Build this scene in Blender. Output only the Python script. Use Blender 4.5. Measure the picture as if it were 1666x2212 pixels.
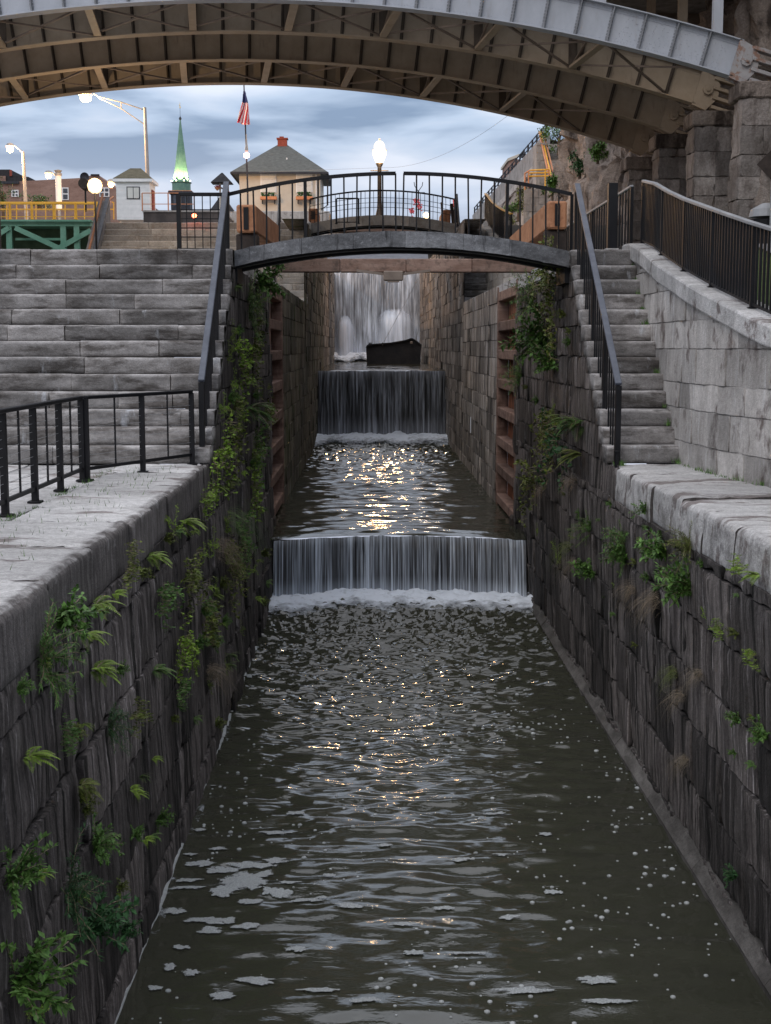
import bpy, math, random
from mathutils import Vector, noise, Matrix
random.seed(7)
S = bpy.context.scene
for o in list(bpy.data.objects): bpy.data.objects.remove(o)
C = S.collection
# ---------------------------------------------------------------- camera
F = 2900.0                       # focal length for a 1666 x 2212 frame
PITCH = math.atan(356 / F); YAW = math.atan(36 / F)
cam = bpy.data.objects.new('camera', bpy.data.cameras.new('camera')); C.objects.link(cam)
cam.data.sensor_fit = 'VERTICAL'; cam.data.sensor_height = 36; cam.data.lens = 36 * F / 2212
cam.data.clip_start = 0.1; cam.data.clip_end = 4000
cam.location = (0, 0, 0); cam.rotation_euler = (math.pi / 2 - PITCH, 0, -YAW)
S.camera = cam
def ray(px, py):
    v = Vector(((px - 833) / F, -(py - 1106) / F, -1))
    v = Matrix.Rotation(-YAW, 3, 'Z') @ (Matrix.Rotation(math.pi / 2 - PITCH, 3, 'X') @ v)
    return v
def P(px, py, D):                # point seen at (px,py), D metres ahead
    v = ray(px, py); return v * (D / v.y)
def PW(px, py, X):               # point seen at (px,py) on the plane x = X
    v = ray(px, py); return v * (X / v.x)
# ---------------------------------------------------------------- world, sun, exposure
w = bpy.data.worlds.new('World'); S.world = w; w.use_nodes = True
nt = w.node_tree; nt.nodes.clear()
N = nt.nodes.new; L = nt.links.new
out = N('ShaderNodeOutputWorld'); bg = N('ShaderNodeBackground'); bg.inputs[1].default_value = 0.1
L(bg.outputs[0], out.inputs[0])
SUN_EL, SUN_ROT = math.radians(7), math.radians(215)
sky = N('ShaderNodeTexSky'); sky.sky_type = 'NISHITA'; sky.sun_disc = False
sky.sun_elevation = SUN_EL; sky.sun_rotation = SUN_ROT
tc = N('ShaderNodeTexCoord'); sep = N('ShaderNodeSeparateXYZ'); L(tc.outputs['Generated'], sep.inputs[0])
mp = N('ShaderNodeMapping'); mp.inputs['Scale'].default_value = (1.3, 1.3, 6.5); mp.inputs['Location'].default_value = (2.3, .7, 1.1)
L(tc.outputs['Generated'], mp.inputs[0])
nz = N('ShaderNodeTexNoise'); nz.inputs['Scale'].default_value = 5.0; nz.inputs['Detail'].default_value = 5; nz.inputs['Roughness'].default_value = .46; nz.inputs['Distortion'].default_value = .25
L(mp.outputs[0], nz.inputs['Vector'])
rp = N('ShaderNodeValToRGB'); L(nz.outputs[0], rp.inputs[0])
e = rp.color_ramp.elements
e[0].position = .38; e[0].color = (.165, .225, .335, 1)
e[1].position = .68; e[1].color = (.52, .56, .65, 1)
m_ = e.new(.5); m_.color = (.34, .415, .54, 1)
# brightening towards the zenith (overcast) and a pale band low in the sky
mr = N('ShaderNodeMapRange'); L(sep.outputs[2], mr.inputs[0])
mr.inputs[1].default_value = .12; mr.inputs[2].default_value = 1; mr.inputs[3].default_value = 11; mr.inputs[4].default_value = 26
sc = N('ShaderNodeVectorMath'); sc.operation = 'SCALE'; L(rp.outputs[0], sc.inputs[0]); L(mr.outputs[0], sc.inputs['Scale'])
lo = N('ShaderNodeMapRange'); L(sep.outputs[2], lo.inputs[0]); lo.inputs[1].default_value = .04; lo.inputs[2].default_value = .16; lo.inputs[3].default_value = .5; lo.inputs[4].default_value = 0
pale = N('ShaderNodeMix'); pale.data_type = 'RGBA'; L(lo.outputs[0], pale.inputs[0]); L(sc.outputs[0], pale.inputs[6]); pale.inputs[7].default_value = (6.6, 6.6, 7.6, 1)
zn = N('ShaderNodeMapRange'); L(sep.outputs[2], zn.inputs[0]); zn.inputs[1].default_value = .2; zn.inputs[2].default_value = .75; zn.inputs[4].default_value = .8
ov = N('ShaderNodeMix'); ov.data_type = 'RGBA'; L(zn.outputs[0], ov.inputs[0]); L(pale.outputs[2], ov.inputs[6]); ov.inputs[7].default_value = (10.2, 10.0, 10.4, 1)
mx = N('ShaderNodeMix'); mx.data_type = 'RGBA'; mx.inputs[0].default_value = .92
L(sky.outputs[0], mx.inputs[6]); L(ov.outputs[2], mx.inputs[7]); L(mx.outputs[2], bg.inputs[0])
sun = bpy.data.objects.new('sun', bpy.data.lights.new('sun', 'SUN')); C.objects.link(sun)
sun.data.energy = 0.5; sun.data.angle = math.radians(25); sun.data.color = (1, .93, .86)
sun.rotation_euler = (math.radians(55), 0, math.radians(-20))
S.view_settings.view_transform = 'Standard'; S.view_settings.look = 'None'
S.view_settings.exposure = 0.5; S.view_settings.gamma = 1
S.render.engine = 'CYCLES'
# ---------------------------------------------------------------- mesh helpers
class MB:
    def __init__(s): s.v = []; s.f = []; s.t = []
    def quad(s, a, b, c, d, t=.5):
        n = len(s.v); s.v += [tuple(a), tuple(b), tuple(c), tuple(d)]; s.t += [t] * 4; s.f.append((n, n+1, n+2, n+3))
    def poly(s, pts, t=.5):
        n = len(s.v); s.v += [tuple(p) for p in pts]; s.t += [t] * len(pts); s.f.append(tuple(range(n, n+len(pts))))
    def box(s, a, b, t=.5, c=0.0):
        x0, x1 = sorted((a[0], b[0])); y0, y1 = sorted((a[1], b[1])); z0, z1 = sorted((a[2], b[2]))
        c = min(c, (x1-x0)/3, (y1-y0)/3, (z1-z0)/3)
        s.beam(((x0+x1)/2, (y0+y1)/2, z0), ((x0+x1)/2, (y0+y1)/2, z1), x1-x0, y1-y0, t, c, up=(0, 1, 0))
    def beam(s, p, q, w, h, t=.5, c=0.0, up=(0, 0, 1)):
        p, q = Vector(p), Vector(q); d = (q-p)
        if d.length < 1e-6: return
        d.normalize(); u = Vector(up)
        if abs(d.dot(u)) > .999: u = Vector((0, 1, 0))
        r = d.cross(u).normalized(); u = r.cross(d).normalized()
        def ring(o, ww, hh, cc):
            a, b = ww/2, hh/2
            if cc <= 0: pts = [(-a, -b), (a, -b), (a, b), (-a, b)]
            else: pts = [(-a+cc, -b), (a-cc, -b), (a, -b+cc), (a, b-cc), (a-cc, b), (-a+cc, b), (-a, b-cc), (-a, -b+cc)]
            return [o + r*x + u*y for x, y in pts]
        rings = []
        if c > 0:
            rings = [ring(p, w-2*c, h-2*c, c*.6), ring(p+d*c, w, h, c), ring(q-d*c, w, h, c), ring(q, w-2*c, h-2*c, c*.6)]
        else: rings = [ring(p, w, h, 0), ring(q, w, h, 0)]
        s.loft(rings, t)
    def loft(s, rings, t=.5, cap=True, close=True):
        n = len(s.v); m = len(rings[0])
        for rg in rings:
            for p in rg: s.v.append(tuple(p)); s.t.append(t)
        for i in range(len(rings)-1):
            for j in range(m if close else m-1):
                k = (j+1) % m
                s.f.append((n+i*m+j, n+i*m+k, n+(i+1)*m+k, n+(i+1)*m+j))
        if cap and close:
            s.f.append(tuple(n+j for j in reversed(range(m)))); s.f.append(tuple(n+(len(rings)-1)*m+j for j in range(m)))
    def tube(s, pts, rad, k=8, t=.5):
        pts = [Vector(p) for p in pts]; rings = []
        ra = rad if isinstance(rad, (list, tuple)) else [rad]*len(pts)
        for i, p in enumerate(pts):
            d = (pts[min(i+1, len(pts)-1)] - pts[max(i-1, 0)]).normalized()
            u = Vector((0, 0, 1)) if abs(d.z) < .9 else Vector((0, 1, 0))
            r = d.cross(u).normalized(); u = r.cross(d)
            rings.append([p + (r*math.cos(2*math.pi*j/k) + u*math.sin(2*math.pi*j/k))*ra[i] for j in range(k)])
        s.loft(rings, t)
    def lathe(s, c, prof, k=12, t=.5, sq=0):
        rings = [[Vector((c[0]+r*math.cos(2*math.pi*(j+sq)/k), c[1]+r*math.sin(2*math.pi*(j+sq)/k), c[2]+z)) for j in range(k)] for r, z in prof]
        s.loft(rings, t)
    def grid(s, fn, us, vs, tone=None):
        n = len(s.v); m = len(vs)
        for u in us:
            for v in vs:
                s.v.append(tuple(fn(u, v))); s.t.append(tone(u, v) if callable(tone) else (.5 if tone is None else tone))
        for i in range(len(us)-1):
            for j in range(m-1):
                s.f.append((n+i*m+j, n+(i+1)*m+j, n+(i+1)*m+j+1, n+i*m+j+1))
def obj(name, mb, mat, parent=None, smooth=False):
    me = bpy.data.meshes.new(name); me.from_pydata(mb.v, [], mb.f); me.update()
    a = me.attributes.new('tone', 'FLOAT', 'POINT'); a.data.foreach_set('value', mb.t)
    if getattr(mb, 'd', None): a = me.attributes.new('dirt', 'FLOAT', 'POINT'); a.data.foreach_set('value', mb.d)
    me.materials.append(mat)
    if smooth: me.polygons.foreach_set('use_smooth', [True]*len(me.polygons))
    o = bpy.data.objects.new(name, me); C.objects.link(o)
    if parent is not None:
        o.parent = parent
        if parent.type == 'EMPTY': o.location = -parent.location
    return o
def tag(o, label, cat, group=None):
    o['label'] = label; o['category'] = cat
    if group: o['group'] = group
    return o
def kind(o, k='structure'): o['kind'] = k; return o
def thing(name, label, cat, loc=(0, 0, 0), group=None):
    o = bpy.data.objects.new(name, None); C.objects.link(o); o.location = loc; o.empty_display_size = .3
    return tag(o, label, cat, group)
def fr(x, y, z, s=1.0, o=4): return noise.fractal(Vector((x*s, y*s, z*s)), .9, 2.1, o)
# ---------------------------------------------------------------- materials
def newmat(name):
    m = bpy.data.materials.new(name); m.use_nodes = True; nt = m.node_tree; nt.nodes.clear()
    o = nt.nodes.new('ShaderNodeOutputMaterial'); b = nt.nodes.new('ShaderNodeBsdfPrincipled'); nt.links.new(b.outputs[0], o.inputs[0])
    return m, nt, b
def mat(name, c1, c2, rough=.8, scale=(3, 3, 3), detail=6, lo=.35, hi=.65, c3=None, s3=(9, 9, 9), f3=.6, lo3=.55, hi3=.7, c4=None, s4=(1, 1, 1), lo4=.5, hi4=.65, tone=.35,
        bump=.3, bs=20, metal=0, bdist=.02, spec=.3, grit=0, dirt=None):
    """two noise-mixed colours + optional stain layers + per-block tone + bump"""
    m, nt, b = newmat(name); N = nt.nodes.new; L = nt.links.new
    tc = N('ShaderNodeTexCoord')
    def nzf(sc, det, lo_, hi_, off=0):
        mp = N('ShaderNodeMapping'); mp.inputs['Scale'].default_value = sc; mp.inputs['Location'].default_value = (off, off*.7, off*1.3); L(tc.outputs['Object'], mp.inputs[0])
        n = N('ShaderNodeTexNoise'); n.inputs['Scale'].default_value = 1; n.inputs['Detail'].default_value = det; n.inputs['Roughness'].default_value = .66; L(mp.outputs[0], n.inputs['Vector'])
        r = N('ShaderNodeMapRange'); r.inputs[1].default_value = lo_; r.inputs[2].default_value = hi_; L(n.outputs[0], r.inputs[0]); return r.outputs[0], n.outputs[0]
    def mix(f, a, c):
        x = N('ShaderNodeMix'); x.data_type = 'RGBA'; L(f, x.inputs[0])
        if isinstance(a, tuple): x.inputs[6].default_value = (*a, 1)
        else: L(a, x.inputs[6])
        if isinstance(c, tuple): x.inputs[7].default_value = (*c, 1)
        else: L(c, x.inputs[7])
        return x.outputs[2]
    f, _ = nzf(scale, detail, lo, hi)
    col = mix(f, c1, c2)
    if c3:
        f, _ = nzf(s3, 5, lo3, hi3, 3.7); mm = N('ShaderNodeMath'); mm.operation = 'MULTIPLY'; L(f, mm.inputs[0]); mm.inputs[1].default_value = f3
        col = mix(mm.outputs[0], col, c3)
    if c4:
        f, _ = nzf(s4, 4, lo4, hi4, 9.1); col = mix(f, col, c4)
    if dirt:
        ad_ = N('ShaderNodeAttribute'); ad_.attribute_name = 'dirt'; f_, nn = nzf((14, 14, .7), 8, .32, .68, 5.5); f2_, n2_ = nzf((4, 4, 4), 6, 0, 1, 2.2)
        dcol = mix(f_, dirt[0], dirt[1]); su = N('ShaderNodeMath'); su.operation = 'ADD'; L(ad_.outputs['Fac'], su.inputs[0]); L(n2_, su.inputs[1])
        rg = N('ShaderNodeMapRange'); L(su.outputs[0], rg.inputs[0]); rg.inputs[1].default_value = .85; rg.inputs[2].default_value = 1.15; col = mix(rg.outputs[0], col, dcol)
    if grit:
        g_, _ = nzf((70, 70, 70), 6, .25, .75, 4.4); gr = N('ShaderNodeMapRange'); L(g_, gr.inputs[0]); gr.inputs[3].default_value = 1-grit; gr.inputs[4].default_value = 1+grit
        g2, _ = nzf((17, 17, 17), 8, .3, .7, 8.4); gr2 = N('ShaderNodeMapRange'); L(g2, gr2.inputs[0]); gr2.inputs[3].default_value = 1-grit*.7; gr2.inputs[4].default_value = 1+grit*.7
        mm2 = N('ShaderNodeMath'); mm2.operation = 'MULTIPLY'; L(gr.outputs[0], mm2.inputs[0]); L(gr2.outputs[0], mm2.inputs[1])
        vm_ = N('ShaderNodeVectorMath'); vm_.operation = 'SCALE'; L(col, vm_.inputs[0]); L(mm2.outputs[0], vm_.inputs['Scale']); col = vm_.outputs[0]
    if tone:
        at = N('ShaderNodeAttribute'); at.attribute_name = 'tone'
        r = N('ShaderNodeMapRange'); L(at.outputs['Fac'], r.inputs[0]); r.inputs[3].default_value = 1-tone; r.inputs[4].default_value = 1+tone
        vm = N('ShaderNodeVectorMath'); vm.operation = 'SCALE'; L(col, vm.inputs[0]); L(r.outputs[0], vm.inputs['Scale']); col = vm.outputs[0]
    L(col, b.inputs['Base Color']); b.inputs['Roughness'].default_value = rough; b.inputs['Metallic'].default_value = metal
    b.inputs['Specular IOR Level'].default_value = spec
    if bump:
        _, nf = nzf((bs, bs, bs), 6, 0, 1, 1.1); bp = N('ShaderNodeBump'); bp.inputs['Strength'].default_value = bump; bp.inputs['Distance'].default_value = bdist
        L(nf, bp.inputs['Height']); L(bp.outputs[0], b.inputs['Normal'])
    return m
M = {}
M['wall'] = mat('dark_streaked_stone', (.042, .036, .034), (.145, .128, .12), .82, (9, 9, .55), 9, .40, .64, (.33, .30, .295), (19, 19, .4), .85, .57, .68, (.010, .009, .008), (6, 6, .35), .53, .61, .6, .9, 30, grit=.35)
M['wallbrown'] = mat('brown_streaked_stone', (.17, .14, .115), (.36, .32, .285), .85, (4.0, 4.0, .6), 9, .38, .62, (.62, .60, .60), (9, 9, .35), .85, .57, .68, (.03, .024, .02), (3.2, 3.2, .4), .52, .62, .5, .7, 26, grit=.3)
M['wallmoss'] = mat('mossy_dark_stone', (.09, .075, .053), (.18, .16, .125), .85, (4.0, 4.0, .6), 9, .38, .62, (.36, .35, .33), (9, 9, .35), .7, .6, .7, (.05, .06, .02), (2.2, 2.2, .6), .5, .64, .4, .7, 26, grit=.3)  # darker, greener stone for the left pool walls
M['stair'] = mat('grey_stair_stone', (.15, .14, .133), (.30, .287, .28), .85, (1.6, 1.6, 4.5), 10, .38, .60, (.065, .056, .05), (1.5, 1.5, 5.5), .8, .50, .62, (.40, .41, .43), (4.5, 4.5, 1.6), .62, .74, .55, .9, 34, grit=.25)
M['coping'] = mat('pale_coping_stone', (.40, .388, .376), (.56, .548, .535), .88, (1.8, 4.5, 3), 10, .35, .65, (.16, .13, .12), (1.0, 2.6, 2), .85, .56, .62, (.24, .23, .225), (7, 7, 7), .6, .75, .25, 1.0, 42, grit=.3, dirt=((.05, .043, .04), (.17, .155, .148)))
M['palewall'] = mat('pale_ashlar_stone', (.30, .28, .26), (.47, .445, .42), .85, (3, 3, 1.1), 9, .36, .64, (.62, .62, .63), (9, 9, .45), .8, .6, .7, (.13, .105, .095), (2.6, 2.6, 1.6), .56, .68, .3, .8, 30, grit=.22)
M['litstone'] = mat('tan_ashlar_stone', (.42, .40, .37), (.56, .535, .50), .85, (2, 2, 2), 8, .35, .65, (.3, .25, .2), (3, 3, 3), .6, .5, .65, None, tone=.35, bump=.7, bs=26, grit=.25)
M['rock'] = mat('brown_cliff_rock', (.15, .12, .10), (.29, .245, .215), .9, (.8, .8, .35), 9, .36, .64, (.33, .29, .26), (1.6, 1.6, .5), .7, .52, .68, (.05, .038, .032), (1.1, 1.1, .5), .52, .64, 0, 1.0, 6, bdist=.12, grit=.35)
M['piermat'] = mat('rough_pier_ashlar', (.21, .185, .17), (.33, .30, .28), .9, (2, 2, 1.5), 9, .36, .64, (.10, .08, .07), (3, 3, .8), .7, .5, .65, None, tone=.4, bump=1.0, bs=9, bdist=.06, grit=.3)
M['concrete'] = mat('stained_concrete', (.22, .21, .205), (.33, .32, .31), .9, (1.5, 1.5, 1.5), 7, .35, .65, (.12, .115, .11), (3, 3, .8), .6, .5, .65, None, tone=0, bump=.3, bs=18)
M['darkconc'] = mat('dark_concrete', (.055, .05, .05), (.12, .105, .10), .9, (1.5, 1.5, 1), 7, .35, .65, None, tone=0, bump=.3, bs=18)
M['ledge'] = mat('worn_ledge_concrete', (.10, .092, .085), (.17, .16, .15), .8, (3, 1, 3), 7, .35, .65, (.06, .055, .05), (6, 2, 6), .8, .42, .6, None, tone=.25, bump=.7, bs=26, grit=.3)
M['bridgestone'] = mat('grey_weathered_fascia', (.085, .087, .092), (.2, .205, .215), .9, (2.2, 2.2, 5), 8, .36, .64, (.32, .33, .35), (9, 9, 14), .7, .58, .7, (.03, .03, .032), (5, 5, .8), .58, .68, .2, .9, 26, grit=.3)
M['timber'] = mat('red_brown_timber', (.15, .09, .07), (.26, .17, .135), .8, (1.2, 1.2, 9), 7, .35, .65, (.05, .022, .014), (3, 3, 1.2), .7, .5, .65, None, tone=.3, bump=.4, bs=24)
M['timberorange'] = mat('orange_brown_timber', (.30, .13, .06), (.45, .22, .12), .75, (3, 3, 3), 7, .35, .65, (.16, .06, .03), (7, 7, 7), .5, .5, .65, None, tone=.1, bump=.3, bs=24)
M['timbergrey'] = mat('aged_grey_pink_timber', (.17, .105, .08), (.29, .20, .16), .85, (2, 2, 8), 7, .35, .65, (.08, .06, .05), (8, 3, 8), .6, .5, .65, None, tone=.25, bump=.4, bs=24)
M['timberdark'] = mat('rotten_dark_timber', (.02, .015, .013), (.05, .038, .032), .85, (3, 3, 3), 7, tone=.2, bump=.5)
M['gatered'] = mat('rust_red_gate_planks', (.22, .075, .035), (.36, .15, .08), .8, (2, 6, 1.0), 7, .35, .65, (.03, .012, .008), (2, 3, 1.5), .9, .48, .6, None, tone=.2, bump=.4, bs=24)
M['black'] = mat('black_railing_paint', (.004, .004, .005), (.009, .009, .011), .5, (3, 3, 3), tone=0, bump=.15, bs=60, bdist=.004, spec=.22)
M['bluegrey'] = mat('worn_flat_handrail_paint', (.05, .058, .078), (.085, .095, .12), .45, (6, 6, 6), tone=0, bump=.1, bs=60, spec=.5)
M['steel'] = mat('pale_grey_steel_paint', (.36, .385, .425), (.43, .455, .50), .6, (2, 2, 1), 7, .35, .65, (.28, .26, .25), (5, 5, 1.2), .5, .58, .75, None, tone=0, bump=.1, bs=40, bdist=.005)
M['steelrust'] = mat('rusty_grey_steel', (.30, .29, .29), (.38, .37, .37), .7, (3, 3, 3), 7, .35, .65, (.23, .11, .06), (4, 4, 4), .8, .5, .6, None, tone=0, bump=.3, bs=30)
M['steelwarmlit'] = mat('steel_with_painted_warm_light', (.33, .26, .185), (.41, .33, .245), .6, (1.5, 1.5, 1.5), 7, .35, .65, (.14, .10, .075), (5, 5, 1.2), .5, .58, .75, None, tone=0, bump=.1, bs=40, bdist=.005)  # warm lamp light on the inner ribs painted into this tan colour
M['steeldk'] = mat('dark_brown_bracing_steel', (.17, .135, .11), (.25, .20, .165), .7, (2, 2, 2), tone=0, bump=.1)  # darker brown steel for bracing, stringers and small fittings
M['steelgrime'] = mat('grimy_grey_steel', (.17, .175, .185), (.26, .27, .29), .7, (4, 4, 2), tone=0, bump=.1)
M['stiffdk'] = mat('dark_brown_stiffener_steel', (.055, .04, .03), (.10, .078, .058), .7, (4, 4, 2), tone=0, bump=.1)
M['green'] = mat('sea_green_bridge_paint', (.12, .30, .215), (.19, .39, .29), .55, (2, 2, 2), 6, .35, .65, (.10, .10, .07), (4, 4, 3), .5, .6, .72, None, tone=0, bump=.1)
M['greendk'] = mat('dirty_green_plate', (.05, .085, .05), (.09, .14, .085), .8, (2, 2, 2), tone=0, bump=.1)
M['yellow'] = mat('yellow_rail_paint', (.68, .34, .03), (.80, .45, .06), .5, (3, 3, 3), tone=0, bump=0)
M['orange'] = mat('rusty_orange_rail', (.42, .17, .08), (.55, .25, .12), .6, (3, 3, 3), tone=0, bump=0)
M['white'] = mat('white_siding', (.66, .68, .70), (.76, .77, .79), .6, (3, 3, 3), tone=.05, bump=.05)
M['cream'] = mat('cream_stucco', (.42, .40, .35), (.49, .465, .41), .85, (1, 1, 1), tone=0, bump=.2)
M['shingle'] = mat('grey_green_shingles', (.07, .077, .074), (.115, .125, .12), .9, (4, 4, 14), 5, tone=.25, bump=.4, bs=30)
M['shinglebrown'] = mat('brown_shingles', (.085, .075, .05), (.14, .125, .085), .9, (4, 4, 14), 5, tone=.25, bump=.4, bs=30)
M['darkroof'] = mat('black_shingles', (.02, .02, .022), (.04, .04, .044), .9, (4, 4, 14), 5, tone=.25, bump=.4, bs=30)
M['brick'] = mat('weathered_brick', (.20, .125, .10), (.30, .20, .165), .9, (.6, .6, 1.5), 8, .35, .65, (.14, .085, .07), (6, 6, 20), .5, .5, .62, None, tone=0, bump=.3, bs=25)
M['redbrick'] = mat('red_brick', (.20, .045, .03), (.30, .08, .055), .9, (6, 6, 14), 5, tone=.1, bump=.3)
M['copper'] = mat('verdigris_copper', (.08, .17, .135), (.13, .24, .195), .6, (.8, .8, 2), 6, .35, .65, (.22, .36, .22), (2, 2, .6), .5, .5, .7, None, tone=0, bump=.1)
M['dark'] = mat('dark_navy_trim', (.02, .022, .03), (.035, .04, .05), .7, tone=0, bump=0)
M['darkglass'] = mat('dark_window_glass', (.03, .035, .045), (.06, .07, .085), .08, tone=0, bump=0, spec=.6)
M['blind'] = mat('pale_window_blind', (.55, .56, .54), (.63, .64, .62), .7, tone=0, bump=0)
M['galv'] = mat('galvanised_pole', (.22, .225, .23), (.3, .305, .31), .55, (3, 3, 3), metal=.2, tone=0, bump=0)
M['asphalt'] = mat('grey_path_asphalt', (.20, .20, .21), (.27, .27, .28), .9, (4, 4, 4), tone=0, bump=.3, bs=40)
M['grass'] = mat('green_turf', (.035, .065, .012), (.08, .13, .03), .9, (3, 3, 3), tone=0, bump=.8, bs=60)
M['ground'] = mat('lot_ground', (.10, .095, .085), (.17, .16, .145), .95, (.3, .3, .3), tone=0, bump=.3)
M['foam'] = mat('white_foam', (.62, .66, .72), (.85, .88, .92), .85, (7, 5, 7), 6, .3, .7, None, tone=0, bump=.8, bs=30, bdist=.02)
m_, nt_, b_ = newmat('soft_white_foam'); N_ = nt_.nodes.new; L_ = nt_.links.new
at_ = N_('ShaderNodeAttribute'); at_.attribute_name = 'tone'; tc_ = N_('ShaderNodeTexCoord'); n_1 = N_('ShaderNodeTexNoise'); n_1.inputs['Scale'].default_value = 5; n_1.inputs['Detail'].default_value = 8; n_1.inputs['Roughness'].default_value = .65; L_(tc_.outputs['Object'], n_1.inputs['Vector'])
a_1 = N_('ShaderNodeMath'); a_1.operation = 'ADD'; L_(at_.outputs['Fac'], a_1.inputs[0]); L_(n_1.outputs[0], a_1.inputs[1]); r_1 = N_('ShaderNodeMapRange'); L_(a_1.outputs[0], r_1.inputs[0]); r_1.inputs[1].default_value = .80; r_1.inputs[2].default_value = 1.25; L_(r_1.outputs[0], b_.inputs['Alpha'])
b_.inputs['Base Color'].default_value = (.74, .79, .86, 1); b_.inputs['Roughness'].default_value = .9; b_.inputs['Subsurface Weight'].default_value = .3; b_.inputs['Subsurface Radius'].default_value = (.1, .1, .1)
bp_ = N_('ShaderNodeBump'); bp_.inputs['Strength'].default_value = .5; bp_.inputs['Distance'].default_value = .03; L_(n_1.outputs[0], bp_.inputs['Height']); L_(bp_.outputs[0], b_.inputs['Normal']); M['softfoam'] = m_
M['scum'] = mat('grey_bubble_foam', (.36, .38, .385), (.48, .50, .50), .9, (20, 20, 20), 5, tone=.2, bump=1, bs=90, bdist=.012)
m_, nt_, b_ = newmat('lacy_bubble_foam'); N_ = nt_.nodes.new; L_ = nt_.links.new
at_ = N_('ShaderNodeAttribute'); at_.attribute_name = 'tone'; tc_ = N_('ShaderNodeTexCoord'); n_1 = N_('ShaderNodeTexNoise'); n_1.inputs['Scale'].default_value = 11; n_1.inputs['Detail'].default_value = 9; n_1.inputs['Roughness'].default_value = .7; L_(tc_.outputs['Object'], n_1.inputs['Vector'])
a_1 = N_('ShaderNodeMath'); a_1.operation = 'ADD'; L_(at_.outputs['Fac'], a_1.inputs[0]); L_(n_1.outputs[0], a_1.inputs[1]); r_1 = N_('ShaderNodeMapRange'); L_(a_1.outputs[0], r_1.inputs[0]); r_1.inputs[1].default_value = .84; r_1.inputs[2].default_value = .96; L_(r_1.outputs[0], b_.inputs['Alpha'])
v_1 = N_('ShaderNodeTexVoronoi'); v_1.inputs['Scale'].default_value = 55; L_(tc_.outputs['Object'], v_1.inputs['Vector']); c_1 = N_('ShaderNodeValToRGB'); c_1.color_ramp.elements[0].color = (.50, .52, .53, 1); c_1.color_ramp.elements[1].color = (.30, .32, .32, 1); c_1.color_ramp.elements[1].position = .6; L_(v_1.outputs[0], c_1.inputs[0]); L_(c_1.outputs[0], b_.inputs['Base Color']); b_.inputs['Roughness'].default_value = .9
bp_ = N_('ShaderNodeBump'); bp_.inputs['Strength'].default_value = 1; bp_.inputs['Distance'].default_value = .01; L_(v_1.outputs[0], bp_.inputs['Height']); L_(bp_.outputs[0], b_.inputs['Normal']); M['lacy'] = m_
M['pink'] = mat('flower_petals', (.55, .06, .10), (.8, .25, .3), .7, (30, 30, 30), tone=0, bump=0)
M['hull'] = mat('black_tarred_hull', (.006, .006, .007), (.016, .014, .014), .85, (3, 3, 3), tone=0, bump=.3)
M['rope'] = mat('pale_wire', (.30, .30, .31), (.38, .38, .39), .6, tone=0, bump=0)
M['bark'] = mat('bark', (.06, .045, .035), (.11, .085, .065), .95, tone=0, bump=.5)
M['brass'] = mat('gold_finial', (.75, .55, .25), (.85, .65, .35), .3, metal=1, tone=0, bump=0)
def leafmat(name, a, b):
    m = mat(name, a, b, .55, (9, 9, 9), 3, .35, .65, tone=.55, bump=0, spec=.3); return m
M['leaf_bright'] = leafmat('yellow_green_leaves', (.10, .175, .018), (.20, .31, .035))
M['leaf_mid'] = leafmat('mid_green_leaves', (.045, .11, .02), (.10, .19, .04))
M['leaf_dark'] = leafmat('deep_green_leaves', (.018, .06, .018), (.04, .11, .035))
M['leaf_olive'] = leafmat('olive_creeper_leaves', (.06, .085, .015), (.14, .17, .03))
M['straw'] = leafmat('dry_straw_blades', (.12, .095, .06), (.24, .19, .13))
def emis(name, col, st):
    m, nt, b = newmat(name); b.inputs['Base Color'].default_value = (*col, 1); b.inputs['Emission Color'].default_value = (*col, 1); b.inputs['Emission Strength'].default_value = st; return m
M['lampwarm'] = emis('lit_sodium_lamp', (1, .68, .32), 1.7)
M['globe'] = emis('lit_acorn_globe', (1, .76, .44), 1.9)
M['signal'] = emis('lit_red_signal', (1, .12, .05), 12)
M['spirelamp'] = emis('lit_spire_floodlight', (1, .95, .6), 8)
M['litwin'] = emis('lit_window', (1, .75, .4), 3)
# flag
def flagmat():
    m, nt, b = newmat('striped_flag_cloth'); N = nt.nodes.new; L = nt.links.new
    at = N('ShaderNodeAttribute'); at.attribute_name = 'tone'
    r = N('ShaderNodeValToRGB'); r.color_ramp.interpolation = 'CONSTANT'; e = r.color_ramp.elements
    e[0].color = (.03, .04, .14, 1); e[1].position = .3; e[1].color = (.60, .03, .05, 1); x = e.new(.7); x.color = (.8, .78, .78, 1)
    L(at.outputs['Fac'], r.inputs[0]); L(r.outputs[0], b.inputs['Base Color']); b.inputs['Roughness'].default_value = .9; return m
M['flag'] = flagmat()
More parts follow.
